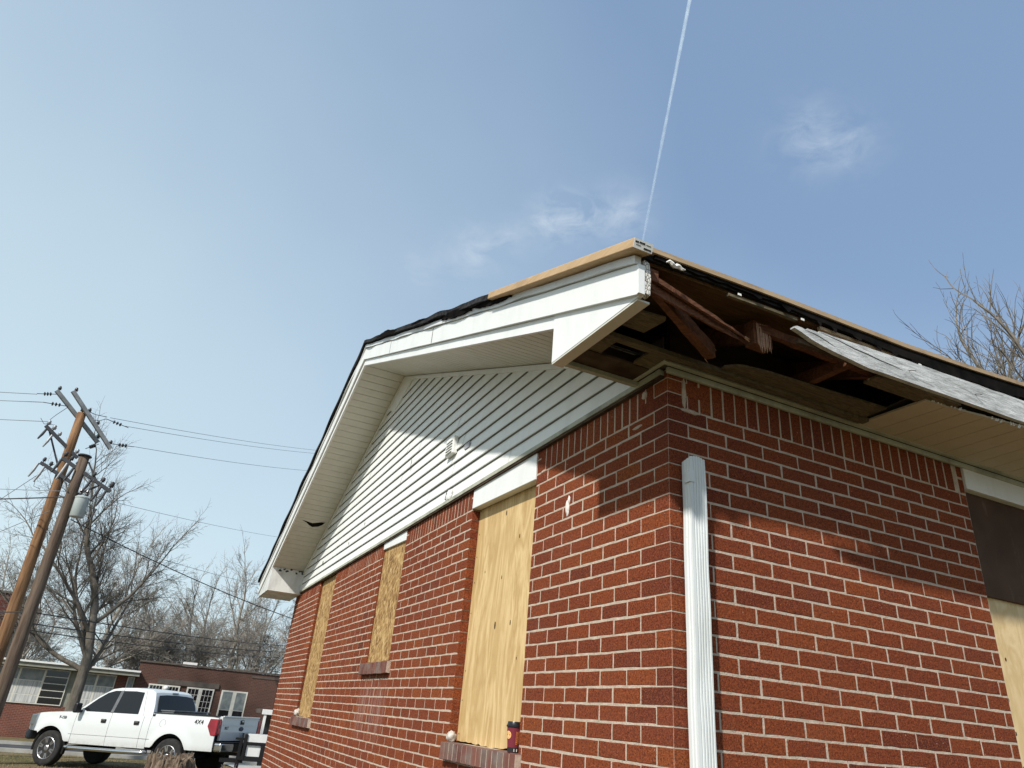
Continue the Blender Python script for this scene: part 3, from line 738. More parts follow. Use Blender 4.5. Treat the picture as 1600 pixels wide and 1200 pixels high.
# ---- rake boards
rake_strip(.18, 9.02, -.065, -.002, -.455, -.437, 40).build('rake_trim', 'trim', house, auto=30)
rake_strip(-.45, 9.03, .0, .125, -.472, -.452, 60, .004, 3).build('rake_fascia', 'trim', house, auto=30)
rake_strip(-.45, 9.03, .130, .164, -.482, -.455, 120, .018, 9, .012).build('rake_drip_edge', 'metalstrip', house, auto=30)
m = rake_strip(.70, 9.06, .174, .212, -.505, -.40, 150, .022, 14, .018); m.build('torn_shingle_edge', 'shingle', house)
for (a, b, dz, dx) in ((.62, 1.15, .165, -.49), (1.2, 1.75, .16, -.492), (1.9, 2.6, .18, -.50), (2.9, 3.7, .19, -.505)):
    r = random.Random(int(a*10)); n = 14; up = []; dn = []
    for q in range(n+1):
        yv = a+(b-a)*q/n; e = math.sin(math.pi*q/n)
        up.append((dx-.012*e, yv, Bz(yv)+dz+.028*e+r.uniform(0, .01))); dn.append((dx-.004*e, yv, Bz(yv)+dz-.014*e-r.uniform(0, .012)))
    m = MB(); m.prism(up+dn[::-1], (.012, 0, .002)); m.build('torn_felt', 'black', house)
for yj in (1.98, 3.22):
    m = MB(); m.box(-.4735, -.4715, yj-.002, yj+.002, Bz(yj)+.004, Bz(yj)+.12); m.build('fascia_seam', 'seam', house)
# near end of the rake: triangular return and cracked board end
m = MB(); m.prism([(-.4575, -.449, 3.362), (-.4575, .185, 3.374), (-.4575, .185, Bz(.185)+.01), (-.4575, -.449, Bz(-.449)+.01)], (.014, 0, 0)); m.build('rake_return', 'trim', house)
m = MB(); m.prism([(-.456, -.43, 3.3535), (-.405, -.43, 3.3535), (-.405, .185, 3.3655), (-.456, .185, 3.3655)], (0, 0, .008)); m.build('return_bottom_board', 'soffit', house)
m = MB(); m.box(-.4735, -.448, -.462, -.4505, 3.362, 3.482); m.build('rake_end_cap', 'trim', house)
m = MB(); m.prism([(-.447, -.460, 3.372), (-.424, -.460, 3.366), (-.420, -.460, 3.44), (-.426, -.460, 3.50), (-.447, -.460, 3.51)], (0, .03, 0)); m.build('cracked_board_end', 'cracked', house)
m = MB(); m.box(-.035, -.028, -.02, .19, 3.42, 3.54); m.box(-.43, -.03, .176, .184, 3.425, 3.535); m.build('return_liner', 'interior', house)
# far boxed return
m = MB(); m.prism([(-.452, 8.16, 3.352), (-.452, 8.98, 3.352), (-.452, 8.98, Sz(8.98)-.002), (-.452, 8.16, Sz(8.16)+.003)], (.448, 0, 0)); m.build('eave_return_box', 'moldtrim', house, bevel=.004)
r = random.Random(4)
for q in range(26):
    px = r.uniform(-.36, -.01); pz = Sz(8.16)-r.uniform(.0, .05)*(1-abs(px+.1)); s = r.uniform(.004, .017)
    m = MB(); m.prism([(px+s*math.cos(a)*r.uniform(.6, 1.2), 8.155, pz+s*.8*math.sin(a)*r.uniform(.6, 1.2)) for a in [j*math.pi/3 for j in range(6)]], (0, .003, 0)); m.build('mildew_spot', 'seam', house)
# ---- roof
SAG = [(-.6, 0), (-.45, 0), (.155, .018), (.88, .028), (1.3, .050), (1.8, .085), (2.6, .10), (20, .10)]
def sagf(x, y):
    for (a, za), (b, zb_) in zip(SAG, SAG[1:]):
        if a <= x <= b: return (za+(zb_-za)*(x-a)/(b-a))*max(0, 1-(y+.5)/2.5)
    return 0
def slab(name, mat, lo, hi, x0, x1, ya, yb, sag=True, label=None):
    m = MB(); xsx = [x0+(x1-x0)*i/24 for i in range(25)]
    ysl = sorted(set([ya, yb]+([RY] if ya < RY < yb else [])+[ya+(yb-ya)*i/6 for i in range(7)]))
    def sg(x, y): return sagf(x, y) if sag else 0
    top = [[(x, y, Bz(y)+hi+sg(x, y)) for x in xsx] for y in ysl]; bot = [[(x, y, Bz(y)+lo+sg(x, y)) for x in xsx] for y in ysl]
    m.grid(top); m.grid([b[::-1] for b in bot])
    m.grid([bot[0], top[0]]); m.grid([top[-1], bot[-1]])
    m.grid([[b[0] for b in bot][::-1], [t[0] for t in top][::-1]]); m.grid([[b[-1] for b in bot], [t[-1] for t in top]])
    return m.build(name, mat, house, label=label)
slab('roof_decking', 'deck', .152, .1655, -.43, WX+.4, -.425, 9.0)
slab('roof_shingles', 'shingle', .1665, .205, -.438, WX+.45, -.446, 9.06)
def eave_strip(name, mat, x0, x1, y0, y1, lo, hi, wob=0, n=60, seed=0):
    m = MB(); rows = []
    for i in range(n+1):
        x = x0+(x1-x0)*i/n; s = sagf(x, y0); w = wob*noise.noise((x*4, seed, 0)); b = Bz(y0)
        rows.append([(x, y0, b+(lo(x) if callable(lo) else lo)+s+w), (x, y1, b+(lo(x) if callable(lo) else lo)+s+w), (x, y1, b+hi+s), (x, y0, b+hi+s)])
    m.grid(rows, close=True); m.add(rows[0], [(0, 1, 2, 3)]); m.add(rows[-1], [(3, 2, 1, 0)]); return m.build(name, mat, house)
eave_strip('eave_edge_board', 'lumber_x', -.435, WX+.45, -.466, -.447, .196, .2165)
eave_strip('torn_drip_edge', 'black', -.40, WX+.4, -.458, -.448, lambda x: .176-.046*max(0, min(1, (x-.2)/1.1))+.007*noise.noise((x*22, 3, 0)), .1955, .009, 420, 4)
for q in range(16):
    r = random.Random(q+60); hx = .1+q*.13+r.uniform(-.05, .05); hw = r.uniform(.01, .05); hl = r.uniform(.008, .028); b0 = Bz(-.45)+.172-.046*max(0, min(1, (hx-.2)/1.1))+sagf(hx, -.45)
    m = MB(); m.prism([(hx-hw, -.456, b0+.01), (hx+hw, -.456, b0+.01), (hx+hw*.6, -.459, b0-hl*.5), (hx+hw*.1, -.461, b0-hl), (hx-hw*.5, -.459, b0-hl*.3)], (0, .002, 0)); m.build('torn_felt_shred', 'black', house)
eave_strip('plywood_edge_strip', 'lumber_x', .42, .86, -.444, -.43, .137, .150)
eave_strip('plywood_edge_strip', 'soffitwood', -.05, .30, -.442, -.428, .137, .150)
for (bx, bz_) in ((.30, .165), (.98, .16), (-.02, .17), (1.5, .165)):
    m = MB(); m.box(bx, bx+.016, -.461, -.4585, Bz(-.45)+bz_-.02+.012*(bx+.4), Bz(-.45)+bz_-.011+.012*(bx+.4)); m.build('bright_metal_scrap', 'labelwhite', house)
m = MB(); pts = [(-.36+.012*i, -.470-.004*math.sin(i), Bz(-.45)+.166+.006*math.sin(i*1.7)) for i in range(8)]
m.tube(pts, [.002, .007, .009, .008, .010, .009, .006, .002], 5); m.build('curled_flashing', 'labelwhite', house)
# rafters, broken pieces
def rafter(x, y0, y1, w=.038, h=.10, broken=True):
    m = MB(); zt = lambda yy: Bz(yy)+.150
    m.prism([(x, y0, zt(y0)-h*.95), (x, y0+.012, zt(y0)-.002), (x, y1, zt(y1)-.002), (x, y1, zt(y1)-h)], (w, 0, 0)); m.build('rafter', 'rafter', house)
for x, y0 in ((.235, -.27), (.80, -.36), (1.40, -.38), (2.0, -.4), (2.6, -.4)): rafter(x, y0, 4.2)
x = 3.2
while x < WX: rafter(x, -.42, 4.2); x += .6
def splint(name, a, b, w0, h0, w1, h1, mat, tornmat='torn', seed=0):
    a = Vector(a); b = Vector(b); d = (b-a).normalized(); sd = d.cross(Vector((0, 0, 1))).normalized(); u = sd.cross(d)
    r = random.Random(seed); n = 12; rows = []
    for i in range(n+1):
        f = i/n; p = a.lerp(b, f); w = w0+(w1-w0)*f**2; h = h0+(h1-h0)*f**2; j = .0025*(f > .5)
        rows.append([p+sd*(s1*w/2+r.uniform(-j, j))+u*(s2*h/2+r.uniform(-j, j)) for s1, s2 in ((-1, -1), (1, -1), (1, 1), (-1, 1))])
    m = MB(); m.grid(rows, close=True); m.add(rows[0], [(0, 1, 2, 3)]); m.add(rows[-1], [(3, 2, 1, 0)])
    # jagged fibres at the broken end
    e = rows[-1]; c = sum((Vector(q) for q in e), Vector())/4
    o = m.build(name, mat, house)
    f = MB()
    for q in range(9):
        s = c+sd*r.uniform(-w1/2, w1/2)+u*r.uniform(-h1/2, h1/2)-d*.01
        f.tube([s, s+d*r.uniform(.008, .035)+u*r.uniform(-.006, .006)], [.003, .0004], 3)
    f.build('splinters', tornmat, o)
    return o
splint('broken_rafter', (-.40, -.41, 3.475), (.060, -.205, 3.405), .026, .070, .042, .055, 'rafter', seed=1)
splint('broken_rafter', (-.395, -.425, 3.478), (.10, -.365, 3.412), .012, .022, .004, .007, 'rafter', seed=2)
splint('broken_rafter', (-.39, -.405, 3.455), (.085, -.350, 3.408), .010, .050, .004, .010, 'rafter', 'rafter', seed=8)
splint('ledger_board', (.95, -.385, 3.465), (.19, -.335, 3.50), .03, .055, .02, .03, 'rafter', seed=3)
m = MB(); m.box(.165, .26, -.34, -.29, 3.425, 3.53); m.build('rafter_tail_block', 'rafter', house)
m = MB(); r = random.Random(9)
for q in range(10): sx = r.uniform(.18, .255); m.tube([(sx, -.343, 3.52), (sx+r.uniform(-.004, .004), -.345, 3.43), (sx+r.uniform(-.01, .01), -.348, 3.405-r.uniform(0, .02))], [.003, .0035, .0005], 3)
m.build('splinters', 'torn', house)
m = MB(); m.prism([(-.40, -.43, 3.46), (-.34, -.20, 3.50), (-.30, .0, 3.58), (-.30, .0, 3.66), (-.40, -.43, 3.51)], (.035, 0, 0)); m.build('outrigger_board', 'rafter', house)
# soffit framing and remaining plywood near the corner
def sboard(name, poly, z, th, mat='soffitwood'):
    m = MB(); m.prism([(x, y, z) for x, y in poly], (0, 0, th)); return m.build(name, mat, house)
def rag(x0, x1, y0, y1, seed, amp=.008, n=14):
    r = random.Random(seed); p = []
    p += [(x0+(x1-x0)*i/n, y0+r.uniform(-amp, amp)*.5) for i in range(n)]
    p += [(x1+r.uniform(-amp, amp), y0+(y1-y0)*i/5) for i in range(5)]
    p += [(x1-(x1-x0)*i/n, y1+r.uniform(-amp, amp)*.5) for i in range(n)]
    p += [(x0+r.uniform(-amp, amp), y1-(y1-y0)*i/5) for i in range(5)]
    return p
sboard('soffit_plywood', [(-.400, -.240), (-.38, -.299), (-.243, -.312), (-.235, -.294), (-.25, -.182), (-.395, -.182)], 3.410, .010)
sboard('soffit_batten', rag(-.404, 1.07, -.115, -.080, 3, .003), 3.396, .02)
sboard('soffit_plywood', rag(-.404, -.296, -.074, .055, 5, .004), 3.412, .010)
sboard('soffit_plywood', rag(-.136, -.0, -.074, .055, 6, .004), 3.412, .010)
sboard('soffit_plywood', rag(-.404, .0, .060, .19, 7, .004), 3.409, .010, 'oldwood')
m = MB(); m.prism([(-.404, .176, 3.386), (.0, .176, 3.386), (.0, .200, 3.386), (-.404, .200, 3.386)], (0, 0, .02)); m.build('return_edge_trim', 'frieze', house)
sboard('soffit_plywood', [(.19, -.138), (.225, -.175), (.261, -.188), (.38, -.205), (.62, -.213), (.90, -.230), (1.04, -.236), (1.04, -.12), (.19, -.12)], 3.409, .010)
sboard('soffit_plywood', rag(-.02, 1.08, -.078, -.051, 9, .003), 3.413, .010, 'oldwood')
sboard('soffit_plywood', [(.752, -.352), (.745, -.425), (.80, -.44), (1.25, -.44), (1.25, -.36), (.94, -.355)], 3.409, .010)
sboard('soffit_nailer', rag(.30, 1.2, -.438, -.420, 12, .002), 3.424, .02, 'oldwood')
m = MB(); m.prism([(.60, -.42, 3.43), (.60, -.05, 3.43), (.60, -.05, 3.50), (.60, -.42, 3.47)], (.035, 0, 0)); m.build('lookout_block', 'rafter', house)
# attic closure
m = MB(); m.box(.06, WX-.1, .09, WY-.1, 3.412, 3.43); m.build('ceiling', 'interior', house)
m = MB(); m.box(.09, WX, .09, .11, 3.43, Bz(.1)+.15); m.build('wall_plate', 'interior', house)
m = MB(); m.prism([(WX-.05, .0, TOP), (WX-.05, WY, TOP), (WX-.05, WY, Bz(WY)+.14), (WX-.05, RY, Bz(RY)+.14), (WX-.05, 0, Bz(0)+.14)], (.05, 0, 0)); m.build('far_gable', 'siding', house)
# broken white fascia board
FY = -.462; r = random.Random(31)
def fb(x): return 3.412+.022*(min(x, 3)-.94)
def ft(x): return 3.519+.038*(min(x, 3)-.94)
upn = [(.255, 3.470), (.272, 3.4775), (.30, 3.4775), (.312, 3.474), (.325, 3.483), (.37, 3.485), (.385, 3.482), (.39, 3.492), (.42, 3.494)]
dnn = [(.255, 3.464), (.29, 3.456), (.345, 3.438), (.41, 3.427), (.48, 3.419), (.55, 3.414)]
top = upn+[(x, ft(x)+r.uniform(-.0018, .0018)-(.006*max(0, (.95-x)/.5) if x < .95 else 0)) for x in [.47+i*.06 for i in range(150)] if x < WX]
bot = dnn+[(x, fb(x)+r.uniform(-.0008, .0008)) for x in [.64+i*.1 for i in range(90)] if x < WX]
# quads between interpolated profiles, so that the splintered tip stays a clean surface
def interp(P, x):
    if x <= P[0][0]: return P[0][1]
    for (a, za), (b, zb) in zip(P, P[1:]):
        if a <= x <= b: return za+(zb-za)*(x-a)/max(b-a, 1e-6)
    return P[-1][1]
xsf = sorted(set([p[0] for p in top]+[p[0] for p in dnn]))
rows = []
for x in xsf:
    a, b = interp(bot, x), interp(top, x)
    rows.append([(x, FY, a), (x, FY+.020, a), (x, FY+.020, b), (x, FY, b)])
m = MB(); m.grid(rows, close=True); m.add(rows[0], [(0, 1, 2, 3)]); m.add(rows[-1], [(3, 2, 1, 0)])
fas = m.build('eave_fascia', 'flaking', house, label='weathered white eave board snapped off to a splintered tip')
def crack(pts, w=.0022):
    m = MB(); n = len(pts)
    m.prism([(x, FY-.0012, z+w*math.sin(math.pi*i/(n-1))) for i, (x, z) in enumerate(pts)]+[(x, FY-.0012, z-w*.6*math.sin(math.pi*i/(n-1))) for i, (x, z) in list(enumerate(pts))[::-1]], (0, .0008, 0)); m.build('crack', 'seam', fas)
crack([(.31, 3.473), (.38, 3.467), (.43, 3.456), (.47, 3.445)]); crack([(.40, 3.488), (.50, 3.482), (.58, 3.472), (.65, 3.470), (.73, 3.463), (.80, 3.462), (.86, 3.458)], .003)
for (x, z) in ((.90, 3.468), (1.33, 3.478), (1.75, 3.5)):
    m = MB(); m.tube([(x, FY-.001, z), (x+.004, FY-.012, z-.003), (x+.02, FY-.020, z-.004)], .0016, 5); m.build('bent_nail', 'nail', fas)
# vinyl eave soffit panels
es = bpy.data.objects.new('eave_soffit', None); C.objects.link(es); es.parent = house
x = 1.075; k = 0
while x < WX:
    w = .1235; g = .002; yo = -.395-.009*min(k, 4)
    m = MB(); m.prism([(x+g, -.024, 3.408), (x+w-g, -.024, 3.408), (x+w-g, yo-.012, 3.402+.012*min(k, 8)*.3), (x+g, yo, 3.402+.012*max(0, min(k, 8)-1)*.3)], (0, 0, .009)); m.build('soffit_slat', 'soffit2', es)
    if k in (0, 1, 3, 4, 5, 7, 8):
        b = MB(); r = random.Random(k)
        for q in range(4): sx = x+.03+q*.02+r.uniform(-.008, .008); b.tube([(sx, yo-.008, 3.404), (sx+r.uniform(-.01, .01), yo-.014, 3.412+r.uniform(0, .012))], [.004, .002], 4)
        b.build('foam_scrap', 'labelwhite', es)
    x += w; k += 1
m = MB(); m.prism([(1.07, -.03, 3.4195), (1.07, -.40, 3.447), (1.07, -.40, 3.451), (1.07, -.03, 3.4235)], (WX-1.07, 0, 0)); m.build('soffit_backing', 'seam', es)
# downspout
dx0, dx1, dy0, dy1, dzt = .055, .129, -.062, -.012, 3.0
prof = []
def pan(p, q, n, amp, nrm):
    out = []
    for i in range(n*6):
        f = i/(n*6); s = amp*max(0, math.sin(2*math.pi*f*n))**.6 if math.sin(2*math.pi*f*n) > 0 else 0
        if f < .12 or f > .9: s = 0
        out.append((p[0]+(q[0]-p[0])*f-nrm[0]*s, p[1]+(q[1]-p[1])*f-nrm[1]*s))
    return out
prof = pan((dx0, dy0), (dx1, dy0), 6, .004, (0, -1))+pan((dx1, dy0), (dx1, dy1), 3, .003, (1, 0))+pan((dx1, dy1), (dx0, dy1), 1, 0, (0, 1))+pan((dx0, dy1), (dx0, dy0), 3, .003, (-1, 0))
zs = [.05, .8, 1.5, 1.9, 2.1, 2.3, 2.6, 2.75, 2.86, 2.95]
zs = sorted(zs+[2.05+.028*i for i in range(32)])
rows = [[(px+.003*noise.noise((z*3, 0, 2)), py+.004*noise.noise((z*5, px*18, 4)), z) for px, py in prof] for z in zs]
rows.append([(px, py, 3.004+.007*math.sin(math.pi*min(1, max(0, (px-dx0)/(dx1-dx0))))-.012*(py-dy0)/.05) for px, py in prof])
m = MB(); m.grid(rows, close=True); dso = m.build('downspout', 'downspout', house, auto=40, label='white fluted downspout cut off below the eave')
m = MB(); m.box(dx0-.004, dx0+.016, dy0-.003, dy0+.03, 2.90, 2.945); m.build('downspout_strap', 'downspout', dso)
m = MB(); m.box(dx0+.006, dx1-.006, dy0+.006, dy1-.006, 2.90, 2.975); m.build('downspout_hollow', 'seam', dso)

# ---- lumber laid along the rake on the roof edge
lumber = MB(); a = Vector((-.482, -.50, 3.508)); d = Vector((0, 1, SLO)).normalized(); L = 1.45
lum = thing('lumber_board', (-.478, -.5, 3.55), 'new tan two-by-four laid along the roof edge above the white rake', 'board')
lumber.obox(a+d*L/2+Vector((0, 0, .022)), d*L/2, (.041, 0, 0), Vector((0, -SLO, 1)).normalized()*.0185); lumber.build('board', 'lumber', lum, bevel=.003)
nv = d*-1; up = Vector((0, -SLO, 1)).normalized(); c0 = a+Vector((0, 0, .022))
m = MB(); m.obox(c0+nv*.0012, nv*.001, (.0395, 0, 0), up*.0172); m.build('end_grain', 'labelwhite', lum)
m = MB()
for (sx, sz, w, h) in ((-.028, .006, .007, .0028), (-.012, .007, .006, .0028), (.0, .007, .005, .003), (.012, -.009, .009, .003), (.028, -.009, .006, .003), (.02, .006, .010, .0009), (-.02, -.004, .010, .0008)):
    m.obox(c0+nv*.0027+Vector((sx, 0, 0))+up*sz, nv*.0004, (w, 0, 0), up*h)
m.build('ink_stamp', 'ink', lum)

# ================================================================== COFFEE CUP, PLASTER LUMP
cx, cy, cz = -.008, 1.195, 1.874
cup = thing('coffee_cup', (cx, cy, cz), 'maroon paper coffee cup with black lid standing on the window sill', 'cup')
m = MB(); m.lathe([(.0275, 0), (.0278, .004), (.0365, .112)], (0, 0, 0), n=32); m.build('cup_body', 'cup', cup, smooth=False, world=False, auto=40)
m = MB(); m.lathe([(.0277, .001), (.0298, .022)], (0, 0, 0), n=32)
m.v = [(x*1.008, y*1.008, z) for x, y, z in m.v]; m.build('cup_base_band', 'ink', cup, world=False, auto=40)
m = MB(); m.lathe([(.0395, .108), (.0400, .112), (.0395, .116), (.0365, .118), (.0345, .130), (.0335, .132), (.030, .1315), (.0285, .128), (.001, .128)], (0, 0, 0), n=32); m.build('lid', 'cuplid', cup, world=False, auto=40)
def on_cup(ang, h, lift=.0006):
    rr = .0275+(.009)*(h/.112)+lift; return Vector((rr*math.cos(ang), rr*math.sin(ang), h))
def wrap(mb, pts_fs, ang0, h0, rot=0):
    vs, fs = pts_fs; out = []
    for v in vs:
        u, w = v.x, v.y
        if rot: u, w = -w, u
        out.append(on_cup(ang0+u/.033, h0+w, .0007+v.z*.3))
    mb.add(out, fs)
camang = math.atan2(CAM.y-cy, CAM.x-cx)
# two columns of orange print, too small in the photograph to read: broken strokes only
m = MB(); r = random.Random(12)
for col_, h0, h1, w_ in ((.26, .036, .088, .0085), (.60, .040, .092, .0070)):
    h = h0
    while h < h1:
        sh = r.uniform(.0035, .006)
        for (u0, u1, v0, v1) in ((0, .22, 0, 1), (.3, 1, 0, .3) if r.random() > .4 else (.4, .7, 0, 1), (.75, 1, .2, 1)):
            m.add([on_cup(camang+col_+(u*w_)/.033, h+v*sh*.8, .0009) for u, v in ((u0, v0), (u1, v0), (u1, v1), (u0, v1))], [(0, 1, 2, 3)])
        h += sh+.0012
m.build('orange_print', 'cuporange', cup, world=False, kind='stuff')
def disc(r0, r1, a0, h, n=24):
    vs = []; fs = []
    for i in range(n):
        t_ = 2*math.pi*i/n
        for rr in (r0, r1): vs.append(on_cup(a0+rr*math.cos(t_)/.033, h+rr*math.sin(t_), .0008))
    for i in range(n): j = (i+1) % n; fs.append((2*i, 2*i+1, 2*j+1, 2*j))
    return vs, fs
m = MB(); m.add(*disc(.0005, .017, camang-.95, .074)); m.build('round_logo', 'cupcream', cup, world=False)
m = MB(); m.add(*disc(.0115, .0135, camang-.95, .074)); 
for q in range(6):
    a_ = q*math.pi/3; m.add([on_cup(camang-.95+(rr*math.cos(a_+da))/.033, .074+rr*math.sin(a_+da), .0012) for rr, da in ((.003, 0), (.010, -.12), (.010, .12))], [(0, 1, 2)])
m.v = [(x*1.01, y*1.01, z) for x, y, z in m.v]; m.build('logo_ring', 'cuporange', cup, world=False)
m = MB(); vs = [on_cup(camang+.05+a/.033, h, .0012) for a, h in ((.0, .005), (.019, .005), (.019, .017), (.0, .017))]; m.add(vs, [(0, 1, 2, 3)]); m.build('white_sticker', 'labelwhite', cup, world=False)
lump = blob('plaster_lump', (.005, 2.025, 1.900), .026, .028, .030, 'stucco', None, n=12, seed=40, amp=.35)
tag(lump, 'crumbly white lump at the left end of the sill with the cup', 'rubble')
lump2 = blob('plaster_lump', (.01, 6.82, 1.905), .03, .05, .04, 'stucco', None, n=10, seed=43, amp=.5)
tag(lump2, 'pale rubble lump on the sill of the farthest window', 'rubble')

# ================================================================== PICKUP TRUCK
truck = thing('pickup_truck', (-.003, 20.168, .115), 'white four-door pickup truck parked side-on by the kerb', 'pickup truck', rot=(0, rad(1.71), rad(140.32)))
TR = .52; WB = 3.68
def arch(x, lowz):
    for cxx in (0, WB):
        dd = abs(x-cxx)
        if dd < TR: return max(lowz, .42+math.sqrt(max(0, TR*TR-dd*dd)))
    return lowz
def sideY(z, x):
    f = max(0, (z-.95)); y = 1.0-.10*f*f*3.2-(.05*max(0, (.72-z)/.25)**2)
    if x > 3.9: y -= .22*((x-3.9)/.75)**2.2
    if x < -1.0: y -= .04*((-1.0-x)/.3)**2
    # wheel flare
    for cxx in (0, WB):
        dd = math.hypot(x-cxx, z-.42)
        if TR-.02 < dd < TR+.22: y += .028*math.cos((dd-TR)/.22*math.pi/2)
    return y
def skin(x0, x1, ztop, zbot, n=16, rows=9, side=1, gap=.005):
    R_ = []
    for i in range(n+1):
        x = x0+gap+(x1-x0-2*gap)*i/n; a = arch(x, zbot(x)); b = ztop(x); row = []
        for k_ in range(rows+1):
            z_ = a+(b-a)*k_/rows; row.append((x, side*sideY(z_, x), z_))
        R_.append(row)
    m = MB(); m.grid(R_)
    # short returns so that the panel has thickness
    inner = [[(p[0], p[1]-side*.03, p[2]) for p in row] for row in R_]
    m.grid([[r_[0] for r_ in R_], [r_[0] for r_ in inner]]); m.grid([[r_[-1] for r_ in R_], [r_[-1] for r_ in inner]])
    m.grid([R_[0], inner[0]]); m.grid([R_[-1], inner[-1]]); m.grid(inner)
    return m
zb = lambda x: .56
belt = lambda x: 1.30
hood = lambda x: 1.30-.02*max(0, x-3.0)-.10*max(0, (x-3.0)/1.6)**3
bedtop = lambda x: 1.385
for sd in (1, -1):
    skin(-1.24, .70, bedtop, lambda x: .60, 34, 10, sd).build('bed_side', 'truckwhite', truck, world=False, auto=35)
    skin(.70, .93, belt, zb, 6, 8, sd).build('cab_corner', 'truckwhite', truck, world=False, auto=35)
    d1 = skin(.93, 1.93, belt, zb, 12, 8, sd); d1 = d1.build('rear_door', 'truckwhite', truck, world=False, auto=35)
    d2 = skin(1.93, 3.02, belt, zb, 12, 8, sd); d2 = d2.build('front_door', 'truckwhite', truck, world=False, auto=35)
    skin(3.02, 4.58, hood, lambda x: .60 if x < 4.1 else .80, 34, 10, sd).build('front_fender', 'truckwhite', truck, world=False, auto=35)
    for dd, hx in ((d1, 1.10), (d2, 2.12)):
        m = MB(); m.obox((hx, sd*(sideY(1.13, hx)+.012), 1.13), (.075, 0, 0), (0, .014, 0), (0, 0, .045)); m.build('door_handle', 'blackplastic', dd, world=False, bevel=.01)
        m = MB(); m.obox((hx-.01, sd*(sideY(1.14, hx)+.03), 1.155), (.045, 0, 0), (0, .006, 0), (0, 0, .012)); m.build('chrome_pull', 'chrome', dd, world=False)
    # lower crease line
    m = MB(); m.tube([(x_, sd*(sideY(.78, x_)+.001), .78) for x_ in (.6, 1, 2, 3, 3.1)], .004, 4); m.build('body_crease', 'seam', truck, world=False)
    # running board
    m = MB(); m.tube([(.60, sd*.98, .50), (.72, sd*1.04, .47), (1.2, sd*1.05, .465), (2.9, sd*1.05, .465), (3.05, sd*1.03, .48), (3.12, sd*.97, .50)], .045, 12); m.build('running_board', 'chrome', truck, world=False, smooth=True)
    # mirror
    m = MB(); m.obox((2.93, sd*1.12, 1.40), (.06, 0, 0), (0, .10, 0), (0, 0, .12)); mo = m.build('wing_mirror', 'blackplastic', truck, world=False, bevel=.035)
    m = MB(); m.bar((2.95, sd*.90, 1.32), (2.93, sd*1.08, 1.34), .06, .05); m.build('mirror_arm', 'blackplastic', mo, world=False)
    # tail lamp and head lamp
    m = MB(); m.prism([(-1.262, sd*.80, 1.33), (-1.262, sd*1.0, 1.33), (-1.05, sd*1.006, 1.33), (-1.0, sd*1.010, 1.18), (-1.10, sd*1.008, .96), (-1.262, sd*1.0, .96), (-1.262, sd*.84, .98)][:0] or [(-1.27, sd*1.008, .96), (-1.13, sd*1.014, .96), (-1.0, sd*1.012, 1.16), (-1.04, sd*1.0, 1.33), (-1.27, sd*.992, 1.33)], (0, -sd*.16, 0)); tl = m.build('tail_lamp', 'redlens', truck, world=False, bevel=.012)
    m = MB(); m.box(-1.279, -1.272, sd*.90-.035, sd*.90+.035, 1.0, 1.12); m.box(-1.279, -1.272, sd*.90-.035, sd*.90+.035, 1.20, 1.30); m.build('lamp_reflector', 'redlens2', tl, world=False)
    m = MB(); m.obox((4.42, sd*.84, 1.06), (.10, 0, 0), (0, .09, 0), (0, 0, .13)); m.build('headlight', 'amber', truck, world=False, bevel=.03)
    for cxx in (0, WB):
        m = MB(); m.tube([(cxx+(TR-.03)*math.cos(a), sd*.90, .42+(TR-.03)*math.sin(a)) for a in [math.pi*j/16-.15 for j in range(19)]], .05, 5); m.build('wheel_arch_liner', 'cavity', truck, world=False)
# inner dark body and bonnet
m = MB(); m.box(-1.2, -.62, -.92, .92, .70, .98); m.box(-.62, .62, -.72, .72, .70, .98); m.box(.62, 3.04, -.92, .92, .55, 1.27); m.box(3.04, 4.25, -.66, .66, .60, 1.20); m.build('chassis', 'cavity', truck, world=False)
rows = [[(x_, y_, hood(x_)+.05*(1-(y_/.95)**2)-.004) for y_ in [-.93+.155*i for i in range(13)]] for x_ in (2.98, 3.3, 3.7, 4.1, 4.35, 4.5)]
rows = [[(p[0], p[1]*(sideY(1.25, p[0])/.95), p[2]) for p in r_] for r_ in rows]
m = MB(); m.grid(rows); m.build('bonnet', 'truckwhite', truck, world=False, smooth=True)
m = MB(); m.box(4.38, 4.52, -.70, .70, .88, 1.17); m.build('grille', 'chrome', truck, world=False, bevel=.03)
m = MB(); m.box(4.42, 4.60, -.90, .90, .58, .84); m.build('front_bumper', 'greybox', truck, world=False, bevel=.07)
# greenhouse
def loop(y, pts): return [(x_, y, z_) for x_, z_ in pts]
gh_lo = [(.72, 1.30), (3.08, 1.30)]
outer = []
st = [(.70, 1.30, .955), (.80, 1.60, .86), (.93, 1.86, .755), (1.05, 1.925, .72), (1.55, 1.955, .71), (2.05, 1.94, .71), (2.30, 1.90, .72), (2.62, 1.70, .80), (3.10, 1.33, .94)]
rows = [[(x_, -y_, z_), (x_, -y_*.7, z_+.018), (x_, 0, z_+.026), (x_, y_*.7, z_+.018), (x_, y_, z_)] for x_, z_, y_ in st]
m = MB(); m.grid(rows[2:7]); m.build('cab_roof', 'truckwhite', truck, world=False, smooth=True)
m = MB(); m.grid([rows[6], rows[7], rows[8]]); m.build('windscreen', 'tint', truck, world=False, smooth=True)
m = MB(); m.grid([[(p[0], p[1]*.99, p[2]) for p in r_] for r_ in rows[:3]]); rw = m.build('cab_back', 'truckwhite', truck, world=False, smooth=True)
